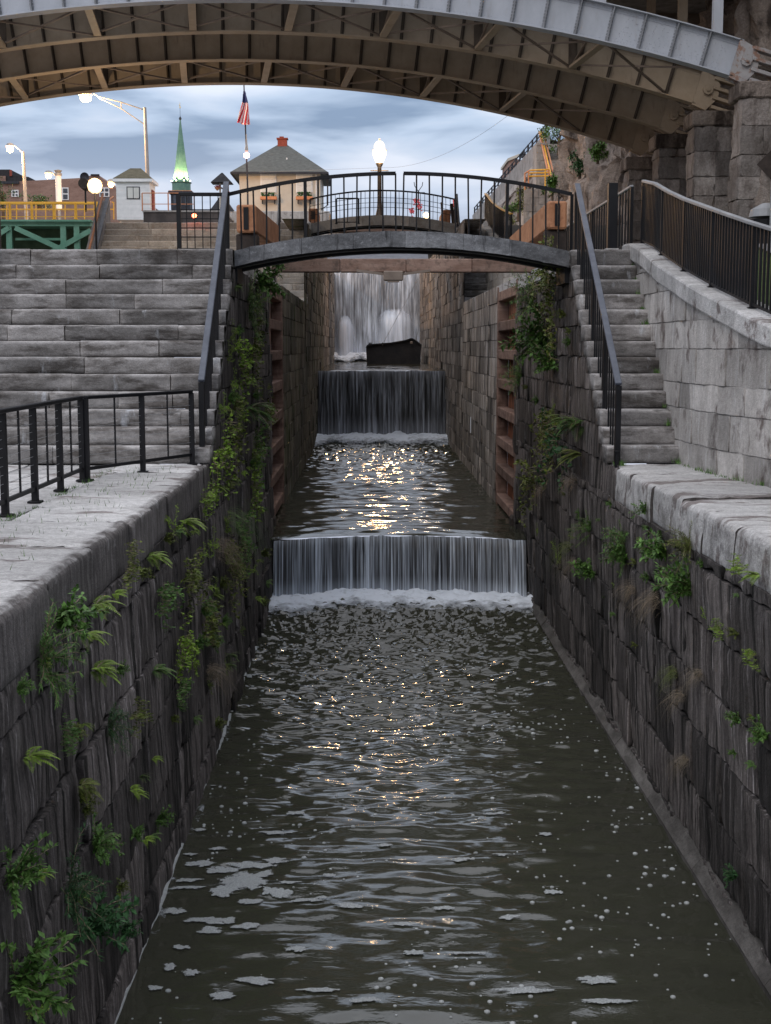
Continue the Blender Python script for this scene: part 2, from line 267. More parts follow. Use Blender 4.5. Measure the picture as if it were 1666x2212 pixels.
# water
def watermat(name, bs1=9, strength=.35):
    m, nt, b = newmat(name); N = nt.nodes.new; L = nt.links.new
    tc = N('ShaderNodeTexCoord'); at = N('ShaderNodeAttribute'); at.attribute_name = 'tone'
    mp = N('ShaderNodeMapping'); mp.inputs['Scale'].default_value = (bs1*.7, bs1*1.3, 1); L(tc.outputs['Object'], mp.inputs[0])
    n = N('ShaderNodeTexNoise'); n.inputs['Scale'].default_value = 1; n.inputs['Detail'].default_value = 4; L(mp.outputs[0], n.inputs['Vector'])
    n2 = N('ShaderNodeTexNoise'); n2.inputs['Scale'].default_value = 5; n2.inputs['Detail'].default_value = 7; n2.inputs['Roughness'].default_value = .7; L(tc.outputs['Object'], n2.inputs['Vector'])
    # foam where tone (0..1) exceeds noise
    ad = N('ShaderNodeMath'); ad.operation = 'ADD'; L(at.outputs['Fac'], ad.inputs[0]); L(n2.outputs[0], ad.inputs[1])
    r = N('ShaderNodeMapRange'); L(ad.outputs[0], r.inputs[0]); r.inputs[1].default_value = .98; r.inputs[2].default_value = 1.22
    mx = N('ShaderNodeMix'); mx.data_type = 'RGBA'; L(r.outputs[0], mx.inputs[0]); mx.inputs[6].default_value = (.043, .044, .031, 1); mx.inputs[7].default_value = (.62, .67, .74, 1)
    L(mx.outputs[2], b.inputs['Base Color'])
    rr = N('ShaderNodeMapRange'); L(r.outputs[0], rr.inputs[0]); rr.inputs[3].default_value = .05; rr.inputs[4].default_value = .8; L(rr.outputs[0], b.inputs['Roughness'])
    b.inputs['IOR'].default_value = 1.62
    bp = N('ShaderNodeBump'); bp.inputs['Strength'].default_value = strength; bp.inputs['Distance'].default_value = .03; L(n.outputs[0], bp.inputs['Height']); L(bp.outputs[0], b.inputs['Normal'])
    return m
M['water'] = watermat('murky_canal_water', 8, .12)
def fallmat(name, dark, light, sx, lo, hi, alpha=False):
    m, nt, b = newmat(name); N = nt.nodes.new; L = nt.links.new
    tc = N('ShaderNodeTexCoord'); f = None
    def st(s, z, lo, hi, det=4):
        mp = N('ShaderNodeMapping'); mp.inputs['Scale'].default_value = (s, .01, z); L(tc.outputs['Object'], mp.inputs[0])
        n = N('ShaderNodeTexNoise'); n.inputs['Scale'].default_value = 1; n.inputs['Detail'].default_value = det; n.inputs['Roughness'].default_value = .65; L(mp.outputs[0], n.inputs['Vector'])
        r = N('ShaderNodeMapRange'); L(n.outputs[0], r.inputs[0]); r.inputs[1].default_value = lo; r.inputs[2].default_value = hi; return r.outputs[0], n.outputs[0]
    f1, h = st(sx, .35, lo, hi); f2, _ = st(sx*.2, .25, .3, .62)
    mu = N('ShaderNodeMath'); mu.operation = 'MULTIPLY'; L(f1, mu.inputs[0]); L(f2, mu.inputs[1])
    at = N('ShaderNodeAttribute'); at.attribute_name = 'tone'
    ad = N('ShaderNodeMath'); ad.operation = 'ADD'; ad.use_clamp = True; L(mu.outputs[0], ad.inputs[0]); L(at.outputs['Fac'], ad.inputs[1])
    mx = N('ShaderNodeMix'); mx.data_type = 'RGBA'; L(ad.outputs[0], mx.inputs[0]); mx.inputs[6].default_value = (*dark, 1); mx.inputs[7].default_value = (*light, 1); L(mx.outputs[2], b.inputs['Base Color'])
    if alpha:
        a1 = N('ShaderNodeMath'); a1.operation = 'MULTIPLY_ADD'; L(f1, a1.inputs[0]); a1.inputs[1].default_value = .45; a1.inputs[2].default_value = .75; a2 = N('ShaderNodeMath'); a2.operation = 'MULTIPLY'; a2.use_clamp = True; L(a1.outputs[0], a2.inputs[0]); L(at.outputs['Fac'], a2.inputs[1]); L(a2.outputs[0], b.inputs['Alpha'])
    b.inputs['Roughness'].default_value = .35
    bp = N('ShaderNodeBump'); bp.inputs['Strength'].default_value = .5; bp.inputs['Distance'].default_value = .03; L(h, bp.inputs['Height']); L(bp.outputs[0], b.inputs['Normal'])
    return m
M['fall'] = fallmat('falling_water_strands', (.02, .02, .022), (.56, .62, .70), 34, .42, .62)
M['fall2'] = fallmat('dark_water_curtain', (.025, .024, .024), (.42, .44, .49), 12, .46, .68)
M['fall3'] = fallmat('silky_white_water', (.07, .075, .085), (.68, .76, .88), 7, .34, .62)
M['jet'] = fallmat('silky_jet_water', (.35, .39, .46), (.66, .73, .84), 6, .36, .62, True)
# ---------------------------------------------------------------- dimensions (metres, eye at z = 0)
XL, XR = -2.2, 3.3                # canal faces at coping
XLb, XRb = -2.06, 3.45            # canal faces at the lower water
WZ1, WZ2, WZ3 = -5.45, -4.05, -.95
Y1, R, T = 18.5, .242, .296       # first flight: foot, riser, tread
NS = 13
LZ = -1.6                         # lower landing
PZ = LZ + NS*R + .03              # upper platform
FLY, FLZ = 30.2, 3.15             # next flight's offset
YF1, YF2, YF3 = 28.6, 58.0, 88.0
# ---------------------------------------------------------------- masonry
def block_patch(mb, O, U, V, Nn, u0, u1, v0, v1, off, rough, step=.12, chip=.012, groove=.035, tone=.5, seed=0, vs_=1.0):
    """one dressed stone on the plane O + U*u + V*v, bulging along Nn; its sides are separate faces so the arris stays crisp"""
    g = .004 + .004*random.random()
    def lines(a, b):
        k = max(2, round((b-a-2*g)/step)); return [a+g+(b-a-2*g)*i/k for i in range(k+1)]
    us, vs = lines(u0, u1), lines(v0, v1)
    nu, nv = len(us), len(vs); n = len(mb.v); tilt = random.uniform(-1, 1)*rough*.5
    for i, u in enumerate(us):
        for j, v in enumerate(vs):
            p = O + U*u + V*v; uu, vv = u, v
            d = off + rough*fr(p.x+seed, p.y, p.z*vs_, 2.4, 4) + tilt*(u-u0)/(u1-u0)
            e_ = max(0, fr(p.x, p.y+seed, p.z, 4.5, 3)+.15); hit = 0
            if i == 0: uu += e_*chip*1.6; hit = 1
            if i == nu-1: uu -= e_*chip*1.6; hit = 1
            if j == 0: vv += e_*chip*1.3; hit = 1
            if j == nv-1: vv -= e_*chip*1.3; hit = 1
            if hit: d -= e_*chip*1.2
            q = O + U*uu + V*vv + Nn*d; mb.v.append(tuple(q)); mb.t.append(tone)
    for i in range(nu-1):
        for j in range(nv-1):
            mb.f.append((n+i*nv+j, n+(i+1)*nv+j, n+(i+1)*nv+j+1, n+i*nv+j+1))
    loop = [(i, 0) for i in range(nu)]+[(nu-1, j) for j in range(1, nv)]+[(i, nv-1) for i in range(nu-2, -1, -1)]+[(0, j) for j in range(nv-2, 0, -1)]
    m = len(mb.v)
    for (i, j) in loop:
        f_ = mb.v[n+i*nv+j]; mb.v.append(f_); mb.t.append(tone*.8)
        b_ = O + U*us[i] + V*vs[j] - Nn*groove; mb.v.append(tuple(b_)); mb.t.append(0)
    for a in range(len(loop)):
        b = (a+1) % len(loop); mb.f.append((m+2*a, m+2*b, m+2*b+1, m+2*a+1))
def courses(mb, O, U, V, Nn, u0, u1, zs, lens, rough=.012, offr=.015, start=None, step=.12, chip=.012, end=None, groove=.035, vs_=1.0):
    for k in range(len(zs)-1):
        a = u0 if start is None else max(u0, start(k)); e_ = u1 if end is None else end(k); u = a
        if e_-a < .05: continue
        first = True
        while u < e_-.01:
            ln = random.uniform(*lens)*(random.uniform(.4, 1) if first else 1); first = False
            b = u+ln
            if e_-b < lens[0]*.5: b = e_
            b = min(b, e_)
            block_patch(mb, O, U, V, Nn, u, b, zs[k], zs[k+1], random.uniform(-offr, offr), rough, step, chip, groove, random.random(), random.random()*9, vs_)
            u = b
def rows(a, b, hs):
    z = [a]
    while z[-1] < b-hs*.6: z.append(z[-1]+hs*random.uniform(.85, 1.15))
    if b-z[-1] > .12: z.append(b)
    else: z[-1] = b
    return z
def side_dirs(left):
    X0, Xb = (XL, XLb) if left else (XR, XRb)
    h = LZ-.45-WZ1
    O = Vector((Xb, 0, WZ1)); V = Vector(((X0-Xb)/h, 0, 1)); U = Vector((0, 1, 0)); Nn = Vector((1 if left else -1, 0, 0))
    return O, U, V, Nn
def canal_wall(left):
    nm = 'left' if left else 'right'
    t = thing('canal_wall', 'dark streaked stone canal wall overgrown with creepers and ferns on the left of the near pool' if left else 'dark streaked stone canal wall above a concrete ledge on the right of the near pool', 'wall', (XL if left else XR, 15, WZ1))
    mb = MB(); O, U, V, Nn = side_dirs(left)
    h = LZ-.43-WZ1; zs = rows(-.4, h, .74 if left else .62)
    courses(mb, O, U, V, Nn, 1.5, Y1-.6, zs, (.7, 1.9), .020, .020, step=.07, chip=.03, groove=.05, vs_=.8)
    courses(mb, O, U, V, Nn, Y1-.6, YF1+1.2, zs, (.5, 1.5), .04, .035, step=.09, chip=.03, groove=.06, vs_=.3)
    obj('lower_masonry', mb, M['wall'], t, True)
    # masonry under the steps
    mb = MB(); X = XL-.02 if left else XR+.02
    zz = [LZ-.45+.001] + [LZ+2*R*k for k in range(0, 7)] + [PZ-.30]
    zz = [LZ-.45, LZ] + [LZ+2*R*k for k in range(1, 7)] + [PZ-.30]; zz = sorted(set(round(a, 3) for a in zz if a <= PZ-.25))
    O2 = Vector((X, 0, 0)); V2 = Vector((0, 0, 1))
    def st(k): return Y1-.6 if k == 0 else Y1+(2*(k-1)+2)*T+.05
    courses(mb, O2, U, V2, Nn, Y1-.6, YF1+2, zz, (.5, 1.3), .035, .025, start=st, step=.09, chip=.025, groove=.05, vs_=.3)
    obj('upper_masonry', mb, M['wall'], t, True)
    mb = MB(); s_ = -1 if left else 1
    for k in range(NS):
        y_ = Y1+k*T+.06; z_ = LZ+k*R-.02
        mb.quad((X+s_*.045, y_, z_), (X+s_*.045, YF1+2, z_), (X+s_*.045, YF1+2, z_+R), (X+s_*.045, y_, z_+R), 0)
    mb.quad((X+s_*.045, Y1-.5, LZ-.5), (X+s_*.045, YF1+2, LZ-.5), (X+s_*.045, YF1+2, LZ+.02), (X+s_*.045, Y1-.5, LZ+.02), 0)
    obj('joint_mortar', mb, M['darkconc'], t)
    # backing so no gaps open
    mb = MB(); s = -1 if left else 1
    xb = X + s*.16 + (0 if left else 0)
    mb.box((xb+s*.02, 1.5, WZ1-1), (xb+s*.35, YF1+2, LZ-.47)); obj('wall_core', mb, M['darkconc'], t)
    # beyond the fall: upper pool wall with gate recess
    return t
cwl = canal_wall(True); cwr = canal_wall(False)
def far_wall(left, y0, y1, zb, zt, name_label, mt, lens=(.7, 1.6), hs=.5):
    mb = MB(); X = XL if left else XR; Nn = Vector((1 if left else -1, 0, 0))
    courses(mb, Vector((X, 0, 0)), Vector((0, 1, 0)), Vector((0, 0, 1)), Nn, y0, y1, rows(zb, zt, hs), lens, .015, .02, step=.2, groove=.035, vs_=.4)
    s = -1 if left else 1
    mb.quad((X+s*.05, y0, zb), (X+s*.05, y1, zb), (X+s*.05, y1, zt-.02), (X+s*.05, y0, zt-.02), 0)
    mb.box((X+s*.03, y0, zt-.02), (X+s*.8, y1, zt-.01), .6)
    return tag(obj('canal_wall', mb, M[mt], None, True), name_label, 'wall')
GY0, GY1 = 30.3, 34.9             # open gate leaf recess
far_wall(True, GY1, 47.4, WZ2-.6, PZ-.02, 'dark mossy stone wall left of the middle pool behind the open timber gate', 'wallmoss')
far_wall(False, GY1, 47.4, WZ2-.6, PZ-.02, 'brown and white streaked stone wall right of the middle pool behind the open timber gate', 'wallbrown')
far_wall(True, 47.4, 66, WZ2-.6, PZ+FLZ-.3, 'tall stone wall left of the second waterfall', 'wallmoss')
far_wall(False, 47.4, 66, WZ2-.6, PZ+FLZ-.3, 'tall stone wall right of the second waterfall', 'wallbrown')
far_wall(True, 66, 92, WZ3-.6, PZ+FLZ, 'distant stone wall left of the farthest waterfall', 'wallbrown')
far_wall(False, 66, 92, WZ3-.6, PZ+FLZ, 'distant stone wall right of the farthest waterfall and the barge', 'wallbrown')
# ledge along the foot of the right wall
mb = MB(); yy = 1.5
while yy < YF1+.2:
    y2 = min(yy+random.uniform(1.6, 3), YF1+.25); h0 = random.uniform(-.01, .01)
    def sec(y): return [Vector((XRb+.12, y, WZ1-.3)), Vector((XRb-.02, y, WZ1-.3)), Vector((XRb-.02, y, WZ1+.04)), Vector((XRb-.035, y, WZ1+.07+h0)), Vector((XRb+.03, y, WZ1+.15+h0)), Vector((XRb+.12, y, WZ1+.25+h0))]
    sx = -.07
    mb.loft([[p+Vector((sx, 0, 0)) for p in sec(yy)], [p+Vector((sx, 0, 0)) for p in sec(y2-.015)]], random.random()); yy = y2
tag(obj('concrete_ledge', mb, M['ledge']), 'narrow sloping concrete ledge running along the foot of the right canal wall', 'ledge')
# ---------------------------------------------------------------- copings
def coping(left, y0, y1, wid, label):
    mb = MB(); mb.d = []; y = y0; X = XL if left else XR; s = -1 if left else 1
    while y < y1-.05:
        ln = random.uniform(1.0, 1.7); y2 = min(y+ln, y1)
        if y1-y2 < .4: y2 = y1
        tn = random.random(); dz = random.uniform(-.014, .014); dx = random.uniform(-.03, .03); r = random.uniform(.05, .085); wr = random.random()*9
        prof = [(.03, -.455), (.012, -.45), (0, -.43), (0, -.36), (0, -.28), (0, -.2), (0, -r-.02)] + [(r-r*math.cos(a*math.pi/12), -r+r*math.sin(a*math.pi/12)) for a in range(1, 7)] + [(.14+.1*k, 0) for k in range(int((wid-.14)/.1)+1)]
        ys = [y+.005] + [y+.005+(y2-y-.01)*i/16 for i in range(1, 16)] + [y2-.005]
        m = len(prof); ny = len(ys); V_ = []
        for i, yv in enumerate(ys):
            for q, (a, b) in enumerate(prof):
                ed = max(0, fr(a*2, yv, wr, 3.5, 4)+.12)
                e_ = (.010+.035*ed) if i in (0, ny-1) and b > -.12 else 0
                px = X + s*(a+dx+e_*.6); pz = LZ+b+dz-e_*.8
                if 5 <= q <= 13: px += s*.03*ed; pz -= .025*ed
                pz += .010*fr(px, yv, pz+tn*5, 3.0, 5); px += .012*fr(px+5, yv+tn*7, pz, 3.0, 5)
                V_.append((px, yv, pz))
        n = len(mb.v); mb.v += V_; mb.t += [tn]*len(V_)
        dv = (.8 if left else .42)
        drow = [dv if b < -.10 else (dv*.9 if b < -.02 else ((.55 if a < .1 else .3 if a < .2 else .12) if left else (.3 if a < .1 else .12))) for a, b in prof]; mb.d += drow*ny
        for i in range(ny-1):
            for j in range(m-1): mb.f.append((n+i*m+j, n+(i+1)*m+j, n+(i+1)*m+j+1, n+i*m+j+1))
        for i in (0, ny-1):
            n2 = len(mb.v)
            for q in range(m): mb.v.append(V_[i*m+q]); mb.t.append(0); mb.d.append(.9)
            for q in range(m): x_, y_, z_ = V_[i*m+q]; mb.v.append((x_+s*.07 if prof[q][1] < -.12 else x_+s*.04, y_, z_-(.07 if prof[q][1] > -.2 else 0))); mb.t.append(0); mb.d.append(.9)
            for q in range(m-1): mb.f.append((n2+q, n2+q+1, n2+m+q+1, n2+m+q))
        y = y2
    # bed under the joints
    a_, b_ = sorted((X+s*.06, X+s*wid)); mb2 = MB(); mb2.box((a_, y0, LZ-.44), (b_, y1, LZ-.05)); o = tag(obj('coping_stones', mb, M['coping'], None, True), label, 'coping'); obj('bed', mb2, M['darkconc'], o); return o
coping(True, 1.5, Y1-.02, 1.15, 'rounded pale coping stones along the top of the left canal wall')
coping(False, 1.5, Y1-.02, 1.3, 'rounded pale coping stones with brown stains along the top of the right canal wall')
# left landing paving
mb = MB()
for i in range(9):
    y = 4+i*1.65
    x = -3.37
    while x > -9:
        wd = random.uniform(.8, 1.4); block_patch(mb, Vector((0, 0, LZ-.015)), Vector((1, 0, 0)), Vector((0, 1, 0)), Vector((0, 0, 1)), x-wd, x, y, min(y+1.65, Y1), 0, .01, .25, .01, .03, random.random(), i); x -= wd
tag(obj('paved_landing', mb, M['coping'], None, True), 'pale stone paving of the lower left landing behind the fence', 'paving')
# ---------------------------------------------------------------- stair flights
def steps(mb, x0, x1, y0, z0, lens, flush_left, n=NS):
    U = Vector((1, 0, 0)); V = Vector((0, 0, 1))
    for i in range(n):
        zb, zt = z0+i*R, z0+(i+1)*R + (.03 if i == n-1 else 0); y = y0+i*T; x = x0; dep = T+.12 if i < n-1 else 1.0
        while x < x1-.02:
            wd = random.uniform(*lens); xe = x+wd
            if x1-xe < lens[0]*.5: xe = x1
            xe = min(xe, x1); g = .004; dy = random.uniform(-.012, .012); dz = random.uniform(-.006, .006)
            tn = random.random(); sd = random.random()*9
            # rounded front edge block: grid profile swept along x
            prof = [(.03, zb+.004), (.004, zb+.012), (0, zb+.06), (0, zb+.12), (0, zt-.05), (.004, zt-.022), (.014, zt-.008), (.03, zt), (.12, zt), (.22, zt), (dep, zt)]
            k = max(3, int((xe-x)/.10)); xs = [x+g, x+g+.012] + [x+g+.012+(xe-x-2*g-.024)*a/k for a in range(1, k)] + [xe-g-.012, xe-g]
            nn = len(mb.v); m = len(prof); nx = len(xs)
            chipc = random.uniform(x, xe) if random.random() < .3 else None
            for a, xv in enumerate(xs):
                for (py, pz) in prof:
                    e_ = .012 if a in (0, nx-1) else 0
                    d = .018*fr(xv*1.0+sd, py+y, pz*2.5, 2.6, 4)
                    ch = 0
                    if chipc is not None and pz > zt-.06 and py < .05: ch = max(0, .05-abs(xv-chipc)*.12)*(.6+fr(xv, y, sd, 9, 3))
                    edge_noise = .012*max(0, fr(xv+sd, y, 0, 7, 3)) if .001 < py < .035 and pz > zt-.06 else 0
                    mb.v.append((xv, y+py+dy+e_+d*(1 if py < .1 else 0)+ch, pz+dz-edge_noise-ch*.8-(e_ if py > .02 else 0)+.004*fr(xv, py+y, sd, 4, 2))); ds_ = min(xv-x, xe-xv); mb.t.append(min(1.3, tn*.55+.08+(.55*math.exp(-ds_/.07)*max(0, .5+fr(xv+sd, y, pz*2, 3, 2)) if py < .03 else .55)+(.35 if pz > zt-.03 and py < .04 else 0)))  # tone lifts treads and nosings: painted sky light along with edge wear
            for a in range(nx-1):
                for b in range(m-1): mb.f.append((nn+a*m+b, nn+(a+1)*m+b, nn+(a+1)*m+b+1, nn+a*m+b+1))
            mb.f.append(tuple(nn+b for b in range(m))); mb.f.append(tuple(nn+(nx-1)*m+b for b in range(m)))
            # end faces to the ground
            mb.box((x+g, y+.03, zb-.001), (xe-g, y+dep, zt-.02), tn)
            x = xe
def stair(x0, x1, y0, z0, lens, m, label, n=NS):
    mb = MB(); steps(mb, x0, x1, y0, z0, lens, True, n)
    return tag(obj('stone_stairs', mb, m, None, True), label, 'stairs')
stair(-7.2, XL+.01, Y1, LZ, (.7, 1.9), M['stair'], 'wide grey stone staircase with worn blocks on the left bank')
stair(XR-.01, 4.32, Y1, LZ, (3, 4), M['stair'], 'narrow grey stone staircase on the right bank beside the pale retaining wall')
stair(-10.1, XL+.01, Y1+FLY, LZ+FLZ, (1, 2.2), M['litstone'], 'lamp-lit tan stone staircase on the upper left terrace')
stair(XR-.01, 4.32, Y1+FLY, LZ+FLZ, (3, 4), M['stair'], 'small far stone staircase right of the second waterfall')
# ---------------------------------------------------------------- railings
def railing(name, label, path, h=1.0, gap=.13, bal=.02, post=None, postw=.06, top=(.06, .05), mtop='black', m='black', bottom=.10, group=None, mids=(), cat='railing', vert_every=0, ends=True, cap=None):
    """path = foot points; balusters, posts each their own part"""
    pts = [Vector(p) for p in path]; t = thing(name, label, cat, pts[0], group)
    up = Vector((0, 0, 1))
    seg = [(pts[i+1]-pts[i]).length for i in range(len(pts)-1)]; tot = sum(seg)
    def at(s):
        for i, l in enumerate(seg):
            if s <= l+1e-6: return pts[i].lerp(pts[i+1], min(1, s/l))
            s -= l
        return pts[-1]
    mb = MB()
    for i in range(len(pts)-1): mb.beam(pts[i]+up*h, pts[i+1]+up*h, top[0], top[1], c=.008)
    obj('top_rail', mb, M[mtop], t)
    if bottom:
        mb = MB()
        for i in range(len(pts)-1): mb.beam(pts[i]+up*bottom, pts[i+1]+up*bottom, .035, .03)
        obj('bottom_rail', mb, M[m], t)
    for z in mids:
        mb = MB()
        for i in range(len(pts)-1): mb.beam(pts[i]+up*z, pts[i+1]+up*z, .015, .015)
        obj('middle_rail', mb, M[m], t)
    nb = max(1, int(tot/gap)); posts = []
    if post:
        k = max(1, round(tot/post)); posts = [tot*i/k for i in range(k+1)]
        for s in posts:
            p = at(s); mb = MB(); mb.beam(p-up*.02, p+up*(h-.01), postw, postw, up=(0, 1, 0)); mb.box(p+Vector((-postw, -postw, -.005)), p+Vector((postw, postw, .012))); obj('post', mb, M[m], t)
    cnt = 0; extra = MB()
    for i in range(nb+1):
        s = tot*i/nb
        if any(abs(s-a) < gap*.6 for a in posts): continue
        p = at(s); mb = MB() if cnt < 95 else extra
        mb.beam(p+up*(bottom or 0), p+up*(h-.015), bal, bal, up=(0, 1, 0)); cnt += 1
        if mb is not extra: obj('baluster', mb, M[m], t)
    if extra.v: kind(obj('balusters', extra, M[m], t), 'stuff')
    return t
RB, RT = Vector((XL-.10, Y1+.05, LZ+.02)), Vector((XL-.10, Y1+NS*T-.1, PZ-.05))
def slope_rail(name, label, a, b, posth, mtop='bluegrey', n=22, tw=.09, group=None):
    t = thing(name, label, 'railing', a, group); up = Vector((0, 0, 1))
    mb = MB(); mb.beam(a+up*posth, b+up*posth, tw, .05, c=.008); obj('top_rail', mb, M[mtop], t)
    mb = MB(); mb.beam(a+up*(posth-.06), b+up*(posth-.06), .04, .07); obj('under_rail', mb, M['black'], t)
    for q in (a, b):
        mb = MB(); mb.beam(q-up*.05, q+up*(posth-.02), .075, .075, up=(0, 1, 0)); obj('post', mb, M['black'], t)
    for i in range(1, n):
        p = a.lerp(b, i/n); mb = MB(); foot = LZ + (a.z-LZ-.02) + math.floor((p.y-a.y)/T)*R
        wd = .05 if i % 6 == 0 else .022
        mb.beam((p.x, p.y, max(min(foot, p.z), p.z-.25)), p+up*(posth-.03), wd, wd, up=(0, 1, 0)); obj('baluster', mb, M['black'], t)
    return t
slope_rail('stair_railing', 'sloping black stair railing with a flat blue-grey handrail beside the left wide stairs', RB, RT, 1.12)
RB2, RT2 = Vector((XR+.09, Y1-.25, LZ)), Vector((XR+.09, Y1+NS*T-.1, PZ-.05))
slope_rail('stair_railing', 'sloping black stair railing with a flat blue-grey handrail beside the narrow right stairs', RB2, RT2, 1.1)
# left edge of wide stairs
slope_rail('stair_railing', 'black stair railing cut off by the left edge of the photo at the wide stairs', Vector((-6.05, Y1+6*T, LZ+6*R)), Vector((-6.05, Y1+NS*T+.05, PZ)), .98, 'black', 8, .06)
# small iron peg on the right landing
t = thing('mooring_peg', 'short black iron peg at the foot of the right stairs', 'peg', P(1333, 994, 18.1)); q = P(1333, 994, 18.1); q.z = LZ
mb = MB(); mb.lathe(q, [(.03, -.02), (.028, .15), (.028, .19)], 10); obj('shaft', mb, M['black'], t); mb = MB(); mb.lathe(q, [(.045, .185), (.045, .205), (.02, .21)], 10); obj('cap', mb, M['black'], t)
# lower left fence
fa, fb, fc = Vector((-2.42, Y1-.12, LZ)), Vector((-3.46, 16.2, LZ)), Vector((-3.5, 9.0, LZ))
def panel_fence(a, b, posts, label, k):
    t = thing('canal_fence', label, 'fence', a); up = Vector((0, 0, 1)); h = 1.0
    mb = MB(); mb.beam(a+up*h, b+up*h, .07, .045, c=.008); obj('top_rail', mb, M['black'], t)
    mb = MB(); mb.beam(a+up*.14, b+up*.14, .035, .04); obj('bottom_rail', mb, M['black'], t)
    for i in range(posts+1):
        p = a.lerp(b, i/posts); mb = MB(); mb.beam(p, p+up*(h-.02), .065, .065, up=(0, 1, 0)); po = obj('post', mb, M['black'], t)
        mb = MB(); mb.box(p+Vector((-.07, -.07, -.01)), p+Vector((.07, .07, .014)), c=.005); f = obj('foot_plate', mb, M['black'], po)
    for i in range(posts*2):
        if i % 2: 
            p = a.lerp(b, i/posts/2); mb = MB(); mb.beam(p+up*.14, p+up*(h-.02), .02, .02, up=(0, 1, 0)); obj('baluster', mb, M['black'], t)
    mb = MB()
    for z in [.22+.085*i for i in range(k)]: mb.tube([a+up*z, b+up*z], .0022, 5)
    kind(obj('wires', mb, M['galv'], t), 'stuff')
    return t
panel_fence(fa, fb+Vector((.05, .03, 0)), 2, 'black metal fence section slanting from the stair foot across the left landing', 9)
panel_fence(fb, Vector((-3.5, 9.4, LZ)), 6, 'black metal fence with thin wires running toward the camera along the left coping', 9)
# panel on the left platform at the head of the stairs
railing('platform_fence', 'black mesh fence panel at the head of the wide left stairs', [P(388, 545, 22.9)*1.0, P(490, 545, 22.9)], .95, .12, .015, .9, .07, (.05, .06), bottom=.05, mids=(.25, .4, .55, .7))
# ---------------------------------------------------------------- right retaining wall
def wx(y): return 4.30 if y > 18.3 else 4.30 + .045*(18.3-y)**1.9/1.0*.85
def wtop(y):
    pts = [(2, -1.0), (12, -.35), (15.6, .30), (16.9, .60), (18.5, .92), (20, 1.2), (21.2, 1.5), (22.2, 1.68), (22.6, 1.70)]
    for (a, za), (b, zb_) in zip(pts, pts[1:]):
        if y <= b: return za+(zb_-za)*max(0, (y-a))/(b-a)
    return pts[-1][1]
def retaining(dy=0, dz=0, label='', mt='palewall', caplab=True):
    t = thing('retaining_wall', label, 'wall', (4.4, 18+dy, LZ+dz)); mb = MB()
    zs = rows(LZ-.05, 2.1, .40)
    for k in range(len(zs)-1):
        y = 22.6
        while y > 8:
            ln = random.uniform(.5, 1.3); y2 = max(8, y-ln)
            top = min(zs[k+1], min(wtop(y), wtop(y2))-.28+.14)
            if zs[k]+.05 < top:
                a0, a1 = y2, y
                O = Vector((wx(a0), a0+dy, dz)); e_ = Vector((wx(a1), a1+dy, dz)); U = (e_-O); Ln = U.length; U.normalize()
                Nn = Vector((-U.y, U.x, 0)) if U.y > 0 else Vector((U.y, -U.x, 0))
                block_patch(mb, O, U, Vector((0, 0, 1)), Nn, 0, Ln, zs[k], top, random.uniform(-.01, .01), .014, .14, .012, .03, random.random(), random.random()*9)
            y = y2
    obj('ashlar_face', mb, M[mt], t, True)
    mb = MB(); y = 22.75
    ys = []
    while y > 8: ys.append(y); y -= .25
    ys.append(8)
    i = 0
    while i < len(ys)-1:
        j = min(i+random.choice((2, 3)), len(ys)-1); tn = random.random()
        rings = []
        for q in range(i, j+1):
            yy = ys[q]-(.004 if q == j else 0)+(-.004 if q == i else 0); x = wx(yy); z = wtop(yy)
            pr = [(-.05, -.25), (-.06, -.23), (-.06, -.03), (-.045, -.005), (-.02, .0), (.45, 0), (.47, -.02), (.47, -.25)]
            rings.append([Vector((x+a+.006*fr(x, yy, a, 4, 2), yy+dy, z+b+dz+.006*fr(yy, b, a, 4, 2))) for a, b in pr])
        mb.loft(rings, tn); i = j
    obj('cap_stones', mb, M['coping' if mt == 'palewall' else mt], t)
    mb = MB()
    for yy in range(8, 22): mb.quad((wx(yy)+.018, yy+dy, LZ+dz-.2), (wx(yy+1)+.018, yy+1+dy, LZ+dz-.2), (wx(yy+1)+.018, yy+1+dy, wtop(yy+1)+dz-.2), (wx(yy)+.018, yy+dy, wtop(yy)+dz-.2), .3)
    obj('wall_core', mb, M[mt], t)
    pth = [Vector((wx(y)+.18, y+dy, wtop(y)+dz)) for y in (22.3, 21.4, 20.4, 19.4, 18.4, 17.4, 16.4, 15.4, 14.4, 13.4)]
    return t, pth
rw, pth = retaining(0, 0, 'pale ashlar retaining wall with sloping cap stones beside the right stairs')
railing('wall_railing', 'long black picket railing with a worn pale handrail on the sloping right retaining wall', pth, 1.0, .105, .03, 1.6, .05, (.07, .045), 'galv', bottom=.05)
rw2, pth2 = retaining(FLY, FLZ, 'distant sloping retaining wall beside the far right stairs', 'litstone')
railing('wall_railing', 'far black picket railing with a handrail coloured as if lamp-lit behind the arched footbridge', pth2[:8], 1.0, .16, .03, 1.6, .05, (.09, .05), 'yellow', bottom=.05)  # yellow on this handrail is lamp light put into its colour
# platform railing on the right going away, and black square post
railing('platform_railing', 'black railing running away behind the black square post on the right terrace', [Vector((4.33, 22.5, PZ+.05)), Vector((4.36, 30.5, PZ+.05))], 1.0, .26, .025, 2.0, .055, (.06, .04), 'galv', bottom=.08)
q = P(1321, 541, 22.35); q.z = PZ
t = thing('square_post', 'thick black square post at the top of the narrow right stairs', 'post', q)
mb = MB(); mb.box(q+Vector((-.075, -.075, .02)), q+Vector((.075, .075, 1.08)), c=.006); obj('shaft', mb, M['black'], t)
mb = MB(); mb.box(q+Vector((-.1, -.1, -.01)), q+Vector((.1, .1, .03))); obj('foot', mb, M['coping'], t)
